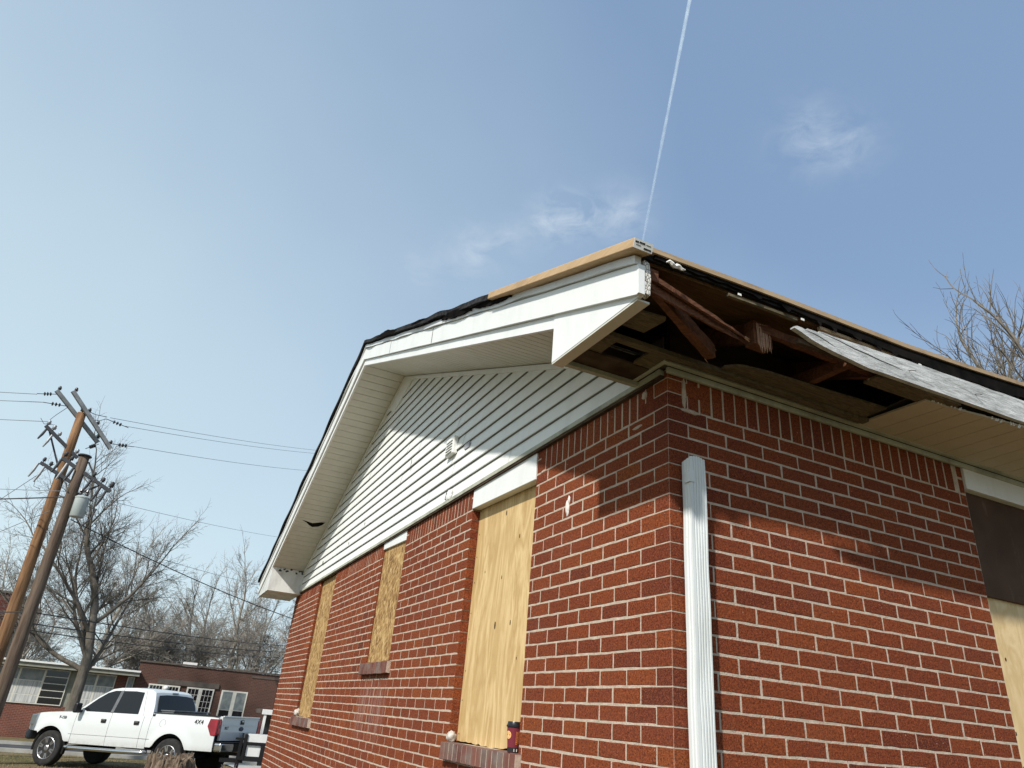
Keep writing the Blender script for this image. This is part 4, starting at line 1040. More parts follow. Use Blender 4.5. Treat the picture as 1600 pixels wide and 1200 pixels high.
m = MB(); m.grid([[(.742, -.80, 1.41), (.735, -.4, 1.41), (.73, 0, 1.41), (.735, .4, 1.41), (.742, .80, 1.41)], [(.80, -.77, 1.62), (.80, -.4, 1.635), (.80, 0, 1.64), (.80, .4, 1.635), (.80, .77, 1.62)], [(.872, -.70, 1.80), (.872, -.4, 1.825), (.872, 0, 1.83), (.872, .4, 1.825), (.872, .70, 1.80)]])
m.v = [(x_-.022, y_, z_) for x_, y_, z_ in m.v]; m.build('rear_window', 'tint', truck, world=False, smooth=True)
m = MB(); m.box(.90, .945, -.12, .12, 1.868, 1.895); m.build('high_brake_lamp', 'glass_grey', truck, world=False)
for sd in (1, -1):
    side = [(.70, 1.29), (.80, 1.60), (.93, 1.86), (1.05, 1.925), (1.55, 1.955), (2.05, 1.94), (2.30, 1.90), (2.62, 1.70), (3.10, 1.31)]
    def gy(z_): return .960-.245*((z_-1.29)/.665)
    top = side; base_ = [(x_, 1.29) for x_, z_ in side]
    rows = []
    for f_ in (0, .25, .5, .75, 1):
        rows.append([(a[0], sd*gy(1.29+(a[1]-1.29)*f_), 1.29+(a[1]-1.29)*f_) for a in side])
    m = MB(); m.grid(rows); m.build('cab_side', 'truckwhite', truck, world=False, smooth=True)
    def glass(poly, name):
        m = MB(); m.prism([(x_, sd*(gy(z_)+.009), z_) for x_, z_ in poly], (0, -sd*.006, 0)); return m.build(name, 'tint', truck, world=False)
    glass([(2.02, 1.335), (2.78, 1.335), (2.90, 1.39), (2.62, 1.645), (2.40, 1.80), (2.20, 1.862), (2.02, 1.868)], 'front_side_window')
    glass([(1.16, 1.335), (1.93, 1.335), (1.93, 1.868), (1.55, 1.875), (1.28, 1.855)], 'rear_side_window')
    m = MB(); m.prism([(x_, sd*(gy(z_)+.010), z_) for x_, z_ in ((1.93, 1.33), (2.02, 1.33), (2.02, 1.872), (1.93, 1.872))], (0, -sd*.003, 0)); m.build('door_pillar', 'greybox', truck, world=False)
    for poly in ([(1.95, 1.30), (1.95, 1.93)], [(.98, 1.30), (1.12, 1.62), (1.22, 1.90)]):
        m = MB(); m.tube([(x_, sd*(gy(z_)+.003), z_) for x_, z_ in poly], .003, 4); m.build('door_seam', 'seam', truck, world=False)
# bed
m = MB(); m.box(-1.2, .66, -.90, .90, .985, .995); m.box(.62, .70, -.96, .96, 1.0, 1.36); m.build('bed_floor', 'blackplastic', truck, world=False)
for sd in (1, -1):
    m = MB(); m.box(-1.24, .69, sd*.93-.035, sd*.93+.035, 1.386, 1.40); m.build('bed_rail_cap', 'blackplastic', truck, world=False)
m = MB(); m.prism([(-1.285, -.80, .84), (-1.285, .80, .84), (-1.285, .83, 1.36), (-1.275, .83, 1.395), (-1.275, -.83, 1.395), (-1.285, -.83, 1.36)], (.07, 0, 0)); tg = m.build('tailgate', 'truckwhite', truck, world=False, bevel=.01)
m = MB(); m.box(-1.315, -1.28, -.83, .83, 1.375, 1.41); m.build('tailgate_spoiler', 'truckwhite', tg, world=False, bevel=.01)
for zc in (1.04, 1.20): m = MB(); m.box(-1.292, -1.284, -.76, .76, zc-.01, zc+.01); m.build('tailgate_crease', 'truckwhite', tg, world=False)
m = MB(); m.obox((-1.295, -.06, 1.275), (.010, 0, 0), (0, .075, 0), (0, 0, .05)); m.build('tailgate_handle', 'blackplastic', tg, world=False, bevel=.008)
m = MB(); m.obox((-1.307, -.06, 1.295), (.003, 0, 0), (0, .05, 0), (0, 0, .010)); m.build('handle_grip', 'chrome', tg, world=False)
m = MB(); m.lathe([(.001, 0), (.052, 0), (.046, .008), (.001, .010)], (-1.292, -.06, 1.12), (-1, 0, 0), 20)
m.v = [(x_, -.06+(y_+.06)*1.9, z_) for x_, y_, z_ in m.v]; m.build('oval_emblem', 'emblem', tg, world=False)
m = MB(); m.box(-1.48, -1.27, -.98, .98, .60, .80); rb = m.build('rear_bumper', 'chrome', truck, world=False, bevel=.04)
m = MB(); m.box(-1.489, -1.30, -.42, .42, .61, .79); m.build('bumper_step', 'blackplastic', rb, world=False)
m = MB(); m.box(-1.49, -1.26, -.97, .97, .80, .815); m.build('bumper_pad', 'blackplastic', rb, world=False)
m = MB(); m.obox((-1.475, 0.02, .70), (.005, 0, 0), (0, .15, 0), (0, 0, .075)); m.build('licence_plate', 'plate', rb, world=False)
# lettering
m = MB(); place_text(m, '4X4', .155, (-.72, sideY(1.22, -.72)+.006, 1.235), (-1, 0, 0), (0, 0, 1), .003)
m.build('badge_lettering', 'ink', truck, world=False)
m = MB(); place_text(m, 'F-150', .10, (3.42, sideY(1.14, 3.42)+.010, 1.155), (-1, 0, 0), (0, 0, 1), .003); m.build('badge_lettering', 'ink', truck, world=False)
m = MB(); place_text(m, 'XLT', .09, (-1.292, .60, 1.13), (0, -1, 0), (0, 0, 1), .003); m.build('badge_lettering', 'ink', tg, world=False)
m = MB(); m.tube([(-.02+.085*math.cos(a), 1.0, 1.19+.0*a) if False else (.33+.085*math.cos(a), sideY(1.16+.085*math.sin(a), .33)+.001, 1.16+.085*math.sin(a)) for a in [i*math.pi/10 for i in range(21)]], .0025, 4); m.build('fuel_flap', 'seam', truck, world=False)
# wheels
ty = MB(); ty.lathe([(.24, -.115), (.34, -.13), (.395, -.125), (.415, -.10), (.418, 0), (.415, .10), (.395, .125), (.34, .13), (.24, .115)], (0, 0, 0), (0, 1, 0), 40); tyme = ty.mesh('tyre', M['tyre'], True)
rm = MB(); rm.lathe([(.262, -.05), (.262, .10), (.248, .118), (.238, .11), (.225, .02), (.10, .0), (.001, .0)], (0, 0, 0), (0, 1, 0), 40); 
rmme = rm.mesh('rim', M['greybox'], True)
spk = MB()
for q in range(6):
    a = q*math.pi/3+.3
    for da in (-.13, .13):
        p0 = Vector((.05*math.cos(a), .095, .05*math.sin(a))); p1 = Vector((.245*math.cos(a+da), .108, .245*math.sin(a+da)))
        spk.bar(p0, p1, .035, .03, (0, 1, 0))
spk.lathe([(.068, .06), (.068, .115), (.05, .125), (.001, .125)], (0, 0, 0), (0, 1, 0), 20)
spk.lathe([(.245, .10), (.262, .12), (.255, .125), (.238, .112)], (0, 0, 0), (0, 1, 0), 40)
spme = spk.mesh('spokes', M['alloy'])
for cxx in (0, WB):
    for sd in (1, -1):
        wp = bpy.data.objects.new('wheel', None); C.objects.link(wp); wp.parent = truck; wp.location = (cxx, sd*.87, .415)
        if sd < 0: wp.rotation_euler = (0, 0, math.pi)
        inst('tyre', tyme, (0, 0, 0), wp); inst('rim', rmme, (0, 0, 0), wp); inst('spokes', spme, (0, 0, 0), wp)
for cxx in (0, WB):
    m = MB(); m.tube([(cxx, -.8, .42), (cxx, .8, .42)], .06, 8); m.build('axle', 'blackplastic', truck, world=False)
m = MB(); m.box(-1.5, .0, -.02, .05, .50, .58); m.build('tow_bar', 'blackplastic', truck, world=False)
# crate in the bed
tb = MB(); Rt = Matrix.Rotation(rad(140.32), 3, 'Z')
crate_c = Vector(truck.location)+Rt @ Vector((.38, .10, 0))
crate = thing('tool_box', (crate_c.x, crate_c.y, 1.12), 'dark grey tool box riding in the bed behind the cab', 'tool box', rot=(0, rad(1.71), rad(140.32)))
m = MB(); m.box(-.17, .20, -.75, .75, 0, .42); m.build('box_body', 'greybox', crate, world=False, bevel=.01)
m = MB(); m.box(-.20, .22, -.77, .77, .421, .45); m.build('box_lid', 'greybox', crate, world=False, bevel=.008)
m = MB(); m.box(-.185, -.171, -.66, -.62, .40, .43); m.build('box_latch', 'chrome', crate, world=False)

# ================================================================== TRAILER
trl = thing('utility_trailer', (1.9, 18.6, 0), 'small black framed trailer with white panels hitched behind the pickup', 'trailer')
def TB(name, mat, *b, par=None, bevel=.0):
    m = MB(); m.box(*b); return m.build(name, mat, par or trl, bevel=bevel)
pa = TB('upper_panel', 'whitepaint', 1.10, 2.9, 18.52, 18.58, 1.03, 1.215)
TB('lower_panel', 'whitepaint', 1.12, 2.8, 18.54, 18.60, .71, .955)
TB('frame_rail', 'blackplastic', 1.05, 3.0, 18.50, 18.62, .965, 1.025); TB('frame_rail', 'blackplastic', .95, 3.0, 18.50, 18.62, .62, .70)
TB('frame_post', 'blackplastic', 1.03, 1.09, 18.49, 18.63, .62, 1.20); TB('frame_post', 'blackplastic', 1.46, 1.60, 18.505, 18.62, .52, .95)
TB('trailer_body', 'greybox', 1.10, 3.0, 18.65, 19.8, .60, 1.18)
TB('hitch_mast', 'blackplastic', .93, 1.0, 18.55, 18.63, .45, 1.10); TB('hitch_crank', 'blackplastic', .82, 1.06, 18.56, 18.62, 1.06, 1.11); TB('drawbar', 'blackplastic', .55, 1.1, 18.60, 18.68, .55, .64)
for yy in (18.55, 19.75):
    m = MB(); m.lathe([(.12, -.08), (.27, -.09), (.29, 0), (.27, .09), (.12, .08)], (2.5, yy, .29), (0, 1, 0), 24); m.build('wheel', 'tyre', trl, smooth=True)
m = MB(); m.tube([(.62, 18.55, .50), (.70, 18.5, .36), (.80, 18.5, .31), (.92, 18.5, .38), (.97, 18.55, .52)], .012, 5); m.build('safety_chain', 'hardware_dark', trl)
TB('jack_stand', 'hardware_dark', .98, 1.02, 18.57, 18.61, 0, .62)

# ================================================================== STUMP
sp_ = Vector((-.60, 17.3, 0)); stump = thing('tree_stump', sp_, 'jagged weathered tree stump in front of the pickup rear wheel', 'tree stump')
rows = []; n = 44
for i in range(13):
    f = i/12; row = []
    for k_ in range(n):
        a = 2*math.pi*k_/n; flare = .30*(1-f)**2.2
        rr = .45+flare*(1+.6*math.sin(a*5+1))+.13*noise.noise((math.cos(a)*2.5, math.sin(a)*2.5, f*.8))+.10*noise.noise((math.cos(a)*7, math.sin(a)*7, f*2.5))
        zz = f*(.67+.13*noise.noise((math.cos(a)*1.7+4, math.sin(a)*1.7, 0))+.05*noise.noise((math.cos(a)*7, math.sin(a)*7, 3)))
        row.append((rr*math.cos(a), rr*math.sin(a), zz))
    rows.append(row)
for s_ in (.8, .5, .2):
    rows.append([(p[0]*s_, p[1]*s_, p[2]-.03+.06*noise.noise((p[0]*s_*6, p[1]*s_*6, 9))) for p in rows[12]])
m = MB(); m.grid(rows, close=True); m.build('stump_wood', 'stump', stump, world=False, auto=50)
r = random.Random(6)
for q in range(16):
    a = r.uniform(0, 6.28); rr = r.uniform(.3, .52); h = r.uniform(.62, .84)
    m = MB(); m.tube([(rr*math.cos(a), rr*math.sin(a), .45), (rr*math.cos(a)*1.02, rr*math.sin(a), h)], [.05, .012], 5); m.build('wood_shard', 'stump', stump, world=False)

# ================================================================== SCHOOL
sch = thing('school_building', (-2, 44, -.68), 'low brown brick school with curtained windows across the road', 'building')
SY = 44.0
def SB(name, mat, x0, x1, y0, y1, z0, z1, par=sch, bevel=0, label=None):
    m = MB(); m.box(x0, x1, y0, y1, z0, z1); return m.build(name, mat, par, bevel=bevel, label=label)
# left wing
SB('wall', 'school_red', -26, -2.0, SY, SY+10, -.72, .86, label='red brick wall below the wide windows')
SB('upper_wall', 'eave_grey', -26, -2.0, SY+.05, SY+10, .86, 2.58)
SB('roof_edge', 'whitepaint', -26, -1.85, SY-.75, SY-.68, 2.80, 2.89)
SB('roof', 'eave_grey', -26, -1.87, SY-.67, SY+10, 2.60, 2.86)
x = -25.2
def big_window(x0, x1, cols, dark=None):
    f = SB('window', 'frame', x0, x1, SY-.05, SY+.0, .88, 2.56)
    w = (x1-x0)/cols
    for c_ in range(cols):
        a, b = x0+c_*w+.05, x0+(c_+1)*w-.05
        if dark and c_ in dark:
            for r_ in range(5): SB('pane', 'glass', a, b, SY-.058, SY-.052, .93+r_*.325, .93+r_*.325+.285, f)
        else:
            SB('pane', 'glass_grey' , a, b, SY-.058, SY-.052, 1.98, 2.50, f)
            SB('pane', 'curtain', a, b, SY-.058, SY-.052, 1.32, 1.94, f); SB('pane', 'curtain', a, b, SY-.058, SY-.052, .93, 1.28, f)
    return f
big_window(-25, -21.5, 3, (2,)); big_window(-20.9, -17.4, 3); big_window(-16.8, -13.2, 3, (2,)); big_window(-12.6, -9.1, 3, (2,))
big_window(-8.55, -5.15, 3, (2,)); big_window(-4.75, -2.95, 2)
SB('brick_pier', 'school_red', -2.93, -2.42, SY-.06, SY-.001, .86, 2.57); big_window(-2.40, -2.05, 1)
# right block
blk = SB('block_wall', 'school', -2.0, 16, SY-.25, SY+11, -.72, 3.36)
SB('parapet_coping', 'lintel', -2.06, 16.1, SY-.31, SY-.10, 3.37, 3.46)
SB('pilaster', 'school', 3.95, 5.45, SY-.42, SY-.252, -.72, 3.10, label='projecting brown brick bay')
SB('string_course', 'lintel', 3.90, 5.50, SY-.45, SY-.43, 3.11, 3.20); SB('string_course', 'lintel', -.9, 2.3, SY-.33, SY-.255, 2.36, 2.62) 
def sash(x0, x1, z0, z1, rows_, cols, split=True, glassmat='glass'):
    Y = SY-.25; f = SB('window', 'frame', x0, x1, Y-.07, Y-.003, z0, z1)
    mid = (x0+x1)/2
    for (a, b) in ((x0+.07, mid-.09), (mid+.09, x1-.07)):
        w = (b-a)/cols; h = (z1-z0-.12)/rows_
        for i in range(cols):
            for j in range(rows_):
                SB('pane', glassmat if (j > rows_/2-1 or glassmat == 'glass') else 'glass', a+i*w+.014, a+(i+1)*w-.014, Y-.078, Y-.0705, z0+.06+j*h+.014, z0+.06+(j+1)*h-.014, f)
    SB('window_sill', 'frame', x0-.05, x1+.05, Y-.12, Y-.071, z0-.06, z0-.005, f)
sash(.66, 2.10, 1.00, 2.33, 4, 3); sash(2.50, 3.92, .35, 2.34, 2, 1, glassmat='glass_grey'); sash(-1.30, .30, 1.95, 2.33, 1, 4)
sash(6.3, 7.7, .4, 2.3, 4, 3); sash(8.3, 9.7, .4, 2.3, 4, 3)
m = MB(); m.lathe([(.05, 0), (.11, .05), (.13, .13), (.10, .2), (.03, .24)], (-.40, SY-.42, 2.05), n=14); m.build('globe_lamp', 'whitepaint', sch, smooth=True)
SB('rooftop_unit', 'whitepaint', .25, 1.0, SY+2, SY+3, 3.40, 3.66); SB('door', 'lintel', 3.4, 3.41, SY, SY+.01, 0, .1)
# far taller building at the left
ft = thing('tall_brick_building', (-20, 60, -.7), 'taller dark red brick building behind the power poles', 'building')
SB('wall', 'farbrick', -30, -10.9, 58, 72, -.7, 7.2, ft); SB('parapet_coping', 'lintel', -30, -10.85, 57.9, 72, 7.21, 7.35, ft)
for zz in (1.4, 4.2):
    for xx in (-28, -25, -22, -19, -16): SB('window', 'glass', xx, xx+1.2, 57.93, 57.99, zz, zz+1.6, ft)
# porch between the road and the school
po = thing('porch', (5.2, 38, -.5), 'white porch beam and posts seen beside the house corner', 'porch')
SB('beam', 'whitepaint', 4.12, 8.5, 37.9, 38.1, 1.37, 1.60, po, .01)
for xx in (4.22, 6.2, 8.3): SB('post', 'whitepaint', xx, xx+.12, 37.94, 38.06, -.48, 1.365, po)
SB('roof', 'lintel', 4.2, 8.5, 38.12, 41, 1.40, 1.58, po); SB('back_wall', 'glass', 4.6, 8.4, 40.6, 40.7, -.5, 1.39, po)
# flag pole
fp = thing('flagpole', (4.42, 36, gz(36)), 'thin metal flagpole with a limp pale flag', 'flagpole')
m = MB(); m.tube([(4.42, 36, gz(36)), (4.48, 36, 4.55)], [.035, .022], 8); m.build('pole', 'hardware', fp)
m = MB(); m.lathe([(.005, 0), (.05, .03), (.05, .06), (.005, .1)], (4.48, 36, 4.55), n=10); m.build('ball', 'hardware', fp)
m = MB(); rows = [[(4.50+.22*f+.03*math.sin(f*9+g_*3), 36+.04*math.sin(f*12), 4.4-.75*g_-.55*f*(1-.3*g_)) for f in (0, .2, .4, .6, .8, 1)] for g_ in (0, .25, .5, .75, 1)]
m.grid(rows); m.build('flag', 'flag', fp)
# ================================================================== POLES
p1 = thing('utility_pole', (-5.50, 23.60, 0), 'taller tan utility pole with two crossarms at its top', 'utility pole')
P1a = Vector((-5.50, 23.60, 0)); P1b = Vector((-5.735, 23.54, 10.05))
m = MB(); m.tube([P1a.lerp(P1b, i/8) for i in range(9)], [.19-.06*i/8 for i in range(9)], 18); m.build('pole', 'pole_new', p1, smooth=True)
def pt1(z): return P1a.lerp(P1b, z/10.05)
p2 = thing('utility_pole', (-4.86, 21.66, 0), 'shorter dark brown utility pole carrying the grey transformer', 'utility pole')
P2a = Vector((-4.86, 21.66, 0)); P2b = Vector((-4.955, 21.64, 8.15))
m = MB(); m.tube([P2a.lerp(P2b, i/8) for i in range(9)], [.175-.035*i/8 for i in range(9)], 18); m.build('pole', 'pole_old', p2, smooth=True)
def pt2(z): return P2a.lerp(P2b, z/8.15)
def insul(par, p, s=1.0, ax=(0, 0, 1), mat='porcelain'):
    s *= .75
    m = MB(); m.lathe([(.015*s, 0), (.02*s, .05*s), (.07*s, .06*s), (.05*s, .09*s), (.075*s, .11*s), (.05*s, .15*s), (.055*s, .18*s), (.02*s, .21*s)], p, ax, 10); m.build('insulator', mat, par, smooth=True)
# arms run roughly north-south, seen foreshortened
arms = [((-6.62, 23.3, 10.55), (-5.05, 23.95, 9.30)), ((-6.15, 23.15, 10.60), (-4.60, 23.75, 9.12))]
for a, b in arms: m = MB(); m.bar(a, b, .10, .12); m.build('crossarm', 'arm', p1)
def onarm(ab, f, dz=.06): a_, b_ = Vector(ab[0]), Vector(ab[1]); return a_.lerp(b_, f)+Vector((0, 0, dz))
for ab, f in ((arms[0], .04), (arms[0], .97), (arms[1], .05), (arms[1], .40), (arms[1], .62), (arms[1], .96)): insul(p1, onarm(ab, f), 1.1)
insul(p1, P1b, 1.6)
def string(par, a, b):
    a, b = Vector(a), Vector(b); m = MB(); m.tube([a, b], .012, 5)
    for i in range(3):
        c = a.lerp(b, .35+.14*i); d = (b-a).normalized(); m.lathe([(.02, -.03), (.065, -.01), (.065, .015), (.02, .03)], c, d, 8)
    m.build('strain_insulator', 'porcelain', par)
string(p1, (-6.55, 23.35, 10.45), (-7.10, 23.3, 10.30)); string(p1, (-6.15, 23.35, 10.12), (-6.85, 23.35, 10.08)); string(p1, (-5.05, 23.9, 10.15), (-4.35, 24.2, 10.10)); string(p1, (-4.62, 23.75, 9.30), (-4.0, 24.1, 9.45))
string(p1, (-5.0, 23.9, 9.25), (-5.30, 23.7, 8.95))
m = MB(); m.tube([onarm(arms[1], .34, .02), (-5.35, 23.62, 10.13), (-5.05, 23.9, 10.22)], .012, 4); m.tube([onarm(arms[1], .5, .02), (-5.2, 23.7, 9.98), (-5.05, 23.9, 10.15)], .012, 4); m.build('dead_end_wire', 'wire_far', p1, kind='stuff')
def cutout(par, p, L_, mat, lean=.12):
    p = Vector(p); m = MB(); m.tube([p, p+Vector((-lean*.4, -.10, -.02)), p+Vector((-lean*.5, -.12, -.05))], .014, 5); m.tube([p+Vector((-lean*.5, -.12, 0)), p+Vector((-lean, -.12, -L_*.45)), p+Vector((-lean*1.6, -.12, -L_*.85))], [.035, .042, .025], 8)
    m.build('fuse_cutout', mat, par)
A3 = ((-6.55, 23.40, 9.35), (-5.40, 23.52, 8.55)); A4 = ((-6.3, 23.38, 8.15), (-5.05, 23.38, 7.60))
for ab in (A3, A4): m = MB(); m.bar(ab[0], ab[1], .09, .10); m.build('crossarm', 'hardware_dark', p1)
for f, sc_ in ((.04, 1.2), (.2, 1.3), (.38, 1.1), (.93, 1.2)): insul(p1, onarm(A3, f, .05), sc_, (.15, 0, 1), 'hardware')
for f in (.05, .22): insul(p1, onarm(A4, f, .05), 1.1, (.15, 0, 1), 'hardware_dark')
for ab, f, L_, mt in ((A3, .12, .42, 'hardware_dark'), (A3, .30, .5, 'hardware'), (A3, .95, .5, 'hardware_dark'), (A4, .03, .55, 'hardware'), (A4, .18, .6, 'hardware'), (A4, .95, .5, 'hardware_dark')): cutout(p1, onarm(ab, f, -.04), L_, mt)
m = MB(); m.bar(onarm(A3, .1, 0), pt1(7.9), .04, .05); m.build('arm_brace', 'hardware_dark', p1)
m = MB()
for a_, b_ in ((onarm(A3, .2, .25), (-6.75, 23.35, 9.55)), (onarm(A3, .04, .25), onarm(arms[0], .3, 0)), (onarm(A4, .03, -.5), onarm(A4, .2, -.7)), (onarm(A3, .95, -.5), onarm(A4, .9, 0))):
    a_, b_ = Vector(a_), Vector(b_); m.tube([a_, a_.lerp(b_, .5)+Vector((-.08, 0, -.1)), b_], .009, 4)
m.build('jumper_wire', 'hardware_dark', p1, kind='stuff')
m = MB(); m.tube([pt1(7.0)+Vector((-.22, -.1, .1)), pt1(6.8)+Vector((-.38, -.1, -.1)), pt1(6.5)+Vector((-.36, -.1, -.2)), pt1(6.3)+Vector((-.2, -.1, 0))], .012, 5); m.build('wire_loop', 'hardware', p1)
m = MB(); m.lathe([(.19, 0), (.20, .02), (.17, .05)], pt2(8.15), n=12); m.build('pole_cap', 'hardware_dark', p2)
A5 = ((-5.50, 21.62, 7.98), (-3.98, 21.58, 7.25))
m = MB(); m.bar(A5[0], A5[1], .09, .10); m.build('crossarm', 'hardware_dark', p2)
m = MB(); m.bar((-4.80, 21.6, 8.0), onarm(A5, .72, 0), .04, .05); m.build('arm_brace', 'hardware_dark', p2)
m = MB(); m.bar(pt2(6.9), onarm(A5, .80, 0), .04, .05); m.build('arm_brace', 'hardware_dark', p2)
for f, sc_ in ((.03, 1.2), (.15, 1.2), (.28, 1.1), (.62, 1.1), (.80, 1.2), (.97, 1.5)): insul(p2, onarm(A5, f, .05), sc_, (.2, 0, 1), 'hardware_dark')
for f, L_ in ((.05, .5), (.17, .6), (.30, .5), (.66, .45), (.86, .55), (.97, .6)): cutout(p2, onarm(A5, f, -.04), L_, 'hardware_dark' if f != .17 else 'hardware')
m = MB(); e_ = onarm(A5, .97, -.62)+Vector((-.15, -.12, 0)); m.tube([e_, e_+Vector((-.05, 0, -.3)), e_+Vector((-.22, 0, -.55))], [.03, .02, .03], 6); m.build('fuse_cutout', 'hardware_dark', p2)
m = MB()
for f in (.17, .30, .66, .86): q_ = onarm(A5, f, -.5)+Vector((-.1, -.12, 0)); m.tube([q_, q_+Vector((.1, 0, -.25)), pt2(6.9)+Vector((.1, -.1, 0))], .009, 4)
m.build('jumper_wire', 'hardware_dark', p2, kind='stuff')
m = MB(); m.lathe([(.175, 0), (.19, .02), (.19, .54), (.20, .55), (.20, .58), (.15, .62), (.05, .64)], (-4.60, 21.50, 6.33), (-.02, 0, 1), 24); tf = m.build('transformer', 'transformer', p2, auto=40)
for dx in (-.08, .08): m = MB(); m.lathe([(.03, 0), (.05, .04), (.03, .08), (.045, .12), (.02, .2)], (-4.62+dx, 21.48, 6.97), n=8); m.build('bushing', 'porcelain', tf)
for dz in (.12, .42): m = MB(); m.box(-4.40, -4.33, 21.44, 21.56, 6.33+dz, 6.41+dz); m.build('bracket', 'transformer', tf)
m = MB(); m.tube([(-4.68, 21.48, 7.1), (-4.72, 21.5, 7.4), (-4.66, 21.5, 7.6)], .008, 4); m.tube([(-4.56, 21.48, 7.1), (-4.5, 21.5, 7.5)], .008, 4); m.build('jumper_wire', 'wire_far', p2)
# ================================================================== WIRES
def wire(a, b, sag, r_, mat, label, ext=1.0, group=None):
    a, b = Vector(a), Vector(b); b = a+(b-a)*ext; n = 22; pts = []
    for i in range(n+1):
        f = i/n; p = a.lerp(b, f); p.z -= sag*4*f*(1-f); pts.append(p)
    m = MB(); m.tube(pts, r_, 4, False); o = m.build('power_line', mat); tag(o, label, 'wire', group); return o
wire((-4.95, 23.9, 10.22), (4.47, 42.45, 17.1), .25, .011, 'wire_far', 'uppermost of the three thin wires running right from the tan pole', 1.6)
wire((-4.45, 24.15, 10.12), (4.44, 42.45, 16.87), .25, .011, 'wire_far', 'middle of the three thin wires running right from the tan pole', 1.6)
wire((-4.0, 24.1, 9.46), (4.36, 42.46, 15.67), .25, .011, 'wire_far', 'lowest of the three thin wires running right from the tan pole top', 1.6)
wire((-7.10, 23.3, 10.28), (-11.87, 29.25, 11.5), .0, .011, 'wire_far', 'upper wire leaving the tan pole top to the left', 1.5)
wire((-6.85, 23.35, 10.08), (-11.75, 29.29, 11.15), .0, .011, 'wire_far', 'middle wire leaving the tan pole to the left', 1.5)
wire((-6.45, 23.42, 9.52), (-11.51, 29.36, 10.48), .0, .011, 'wire_far', 'wire leaving the tan pole to the left at the lower arm', 1.5)
wire((-4.94, 21.64, 7.06), (3.46, 42.58, 11.24), .25, .009, 'wire_far', 'thin wire passing above the transformer towards the roof', 1.6)
wire((-5.1, 21.60, 7.03), (-9.83, 26.73, 7.45), .0, .009, 'wire_far', 'thin wire left of the dark pole above the thick cable', 1.6)
wire((-5.05, 21.61, 6.87), (-9.68, 26.77, 7.03), .03, .020, 'wire', 'thick dark cable running left from the dark pole', 1.6)
wire((-4.72, 21.55, 6.25), (2.74, 26.53, 5.15), .30, .016, 'wire', 'dark sagging service cable from the transformer to the house', 1.5)
wire((-5.95, 23.51, 8.22), (-8.92, 29.03, 6.78), .0, .010, 'wire_far', 'steep guy wire from the tan pole to the lower left', 1.5)
wire((-5.3, 21.57, 6.40), (-8.48, 27.08, 5.53), .0, .009, 'wire_far', 'faint guy wire from the dark pole to the lower left', 1.5)
wire((-5.0, 21.63, 3.66), (5.99, 47.28, 5.46), .25, .022, 'wire', 'upper of three dark cables crossing the trees above the school', 1.4)
wire((-4.91, 21.65, 3.37), (6.07, 47.27, 5.08), .25, .022, 'wire', 'middle of three dark cables crossing the trees above the school', 1.4)
wire((-4.77, 21.66, 3.19), (6.14, 47.26, 4.74), .25, .018, 'wire', 'lowest of three dark cables crossing the trees above the school', 1.4)
wire((-4.72, 21.7, 5.99), (3.22, 42.6, 8.3), .25, .010, 'wire_far', 'thin wire crossing the bare crown towards the far eave', 1.5)
wire((-4.9, 21.65, 3.66), (-12.5, 28.0, 3.2), .05, .018, 'wire', 'dark cable leaving the dark pole low to the left', 1.4)

# ================================================================== TREES
def grow(mbs, p, d, r0, L, lvl, R, P):
    seg = P['seg'][lvl]; n = max(2, int(round(L/seg))); pts = [p.copy()]; rr = [r0]; dirs = [d.copy()]
    r1 = r0*P['taper'][lvl]
    for i in range(n):
        d = (d+Vector((R.gauss(0, 1), R.gauss(0, 1), R.gauss(0, 1)))*P['wig'][lvl]+Vector((0, 0, 1))*P['up'][lvl]).normalized()
        p = p+d*(L/n); pts.append(p.copy()); rr.append(r0+(r1-r0)*(i+1)/n); dirs.append(d.copy())
    mbs[0 if lvl < P['tl'] else 1].tube(pts, rr, P['sides'][lvl], cap=(lvl == 0))
    if lvl >= P['max']: return
    k = P['kids'][lvl]
    for c in range(k):
        f = P['start'][lvl]+(1-P['start'][lvl])*(c+R.uniform(.1, .9))/k
        i = min(n-1, int(f*n)); t_ = f*n-i; q = pts[i].lerp(pts[i+1], t_); base_ = dirs[i+1]
        an = rad(R.uniform(*P['ang'][lvl])); ax = base_.orthogonal().normalized(); ax = Matrix.Rotation(R.uniform(0, 6.283), 3, base_) @ ax
        nd = Matrix.Rotation(an, 3, ax) @ base_
        ln = L*P['len'][lvl]*R.uniform(.7, 1.15)*(1.15-.55*f)
        rc = (r0+(r1-r0)*f)*P['rs'][lvl]*R.uniform(.8, 1.1)
        grow(mbs, q, nd, max(rc, P['rmin']), ln, lvl+1, R, P)
    # continuation
    grow(mbs, pts[-1], dirs[-1], max(rr[-1], P['rmin']), L*P['cont'][lvl], lvl+1, R, P)
def tree_mesh(seed, P, trunk_r, trunk_l, lean=(0, 0, 1)):
    a, b = MB(), MB(); R = random.Random(seed)
    grow((a, b), Vector((0, 0, -.1)), Vector(lean).normalized(), trunk_r, trunk_l, 0, R, P); return a, b
PM = dict(seg=[.6, .55, .4, .3, .22, .2], wig=[.05, .085, .11, .13, .15, .15], up=[.02, .045, .035, .03, .02, .02], taper=[.62, .45, .45, .45, .5, .5],
          sides=[12, 8, 5, 4, 3, 3], kids=[8, 7, 7, 6, 4, 0], start=[.45, .35, .3, .25, .2, 0], ang=[(28, 62), (25, 55), (25, 55), (25, 55), (25, 55), (0, 0)],
          len=[1.0, .66, .58, .55, .55, 0], cont=[.9, .6, .6, .6, .5, 0], rs=[.52, .55, .55, .6, .65, 1], rmin=.0055, max=5, tl=2)
tm = thing('bare_tree', (-4.05, 35.8, gz(35.8)), 'large bare spreading tree rising behind the pickup cab', 'tree')
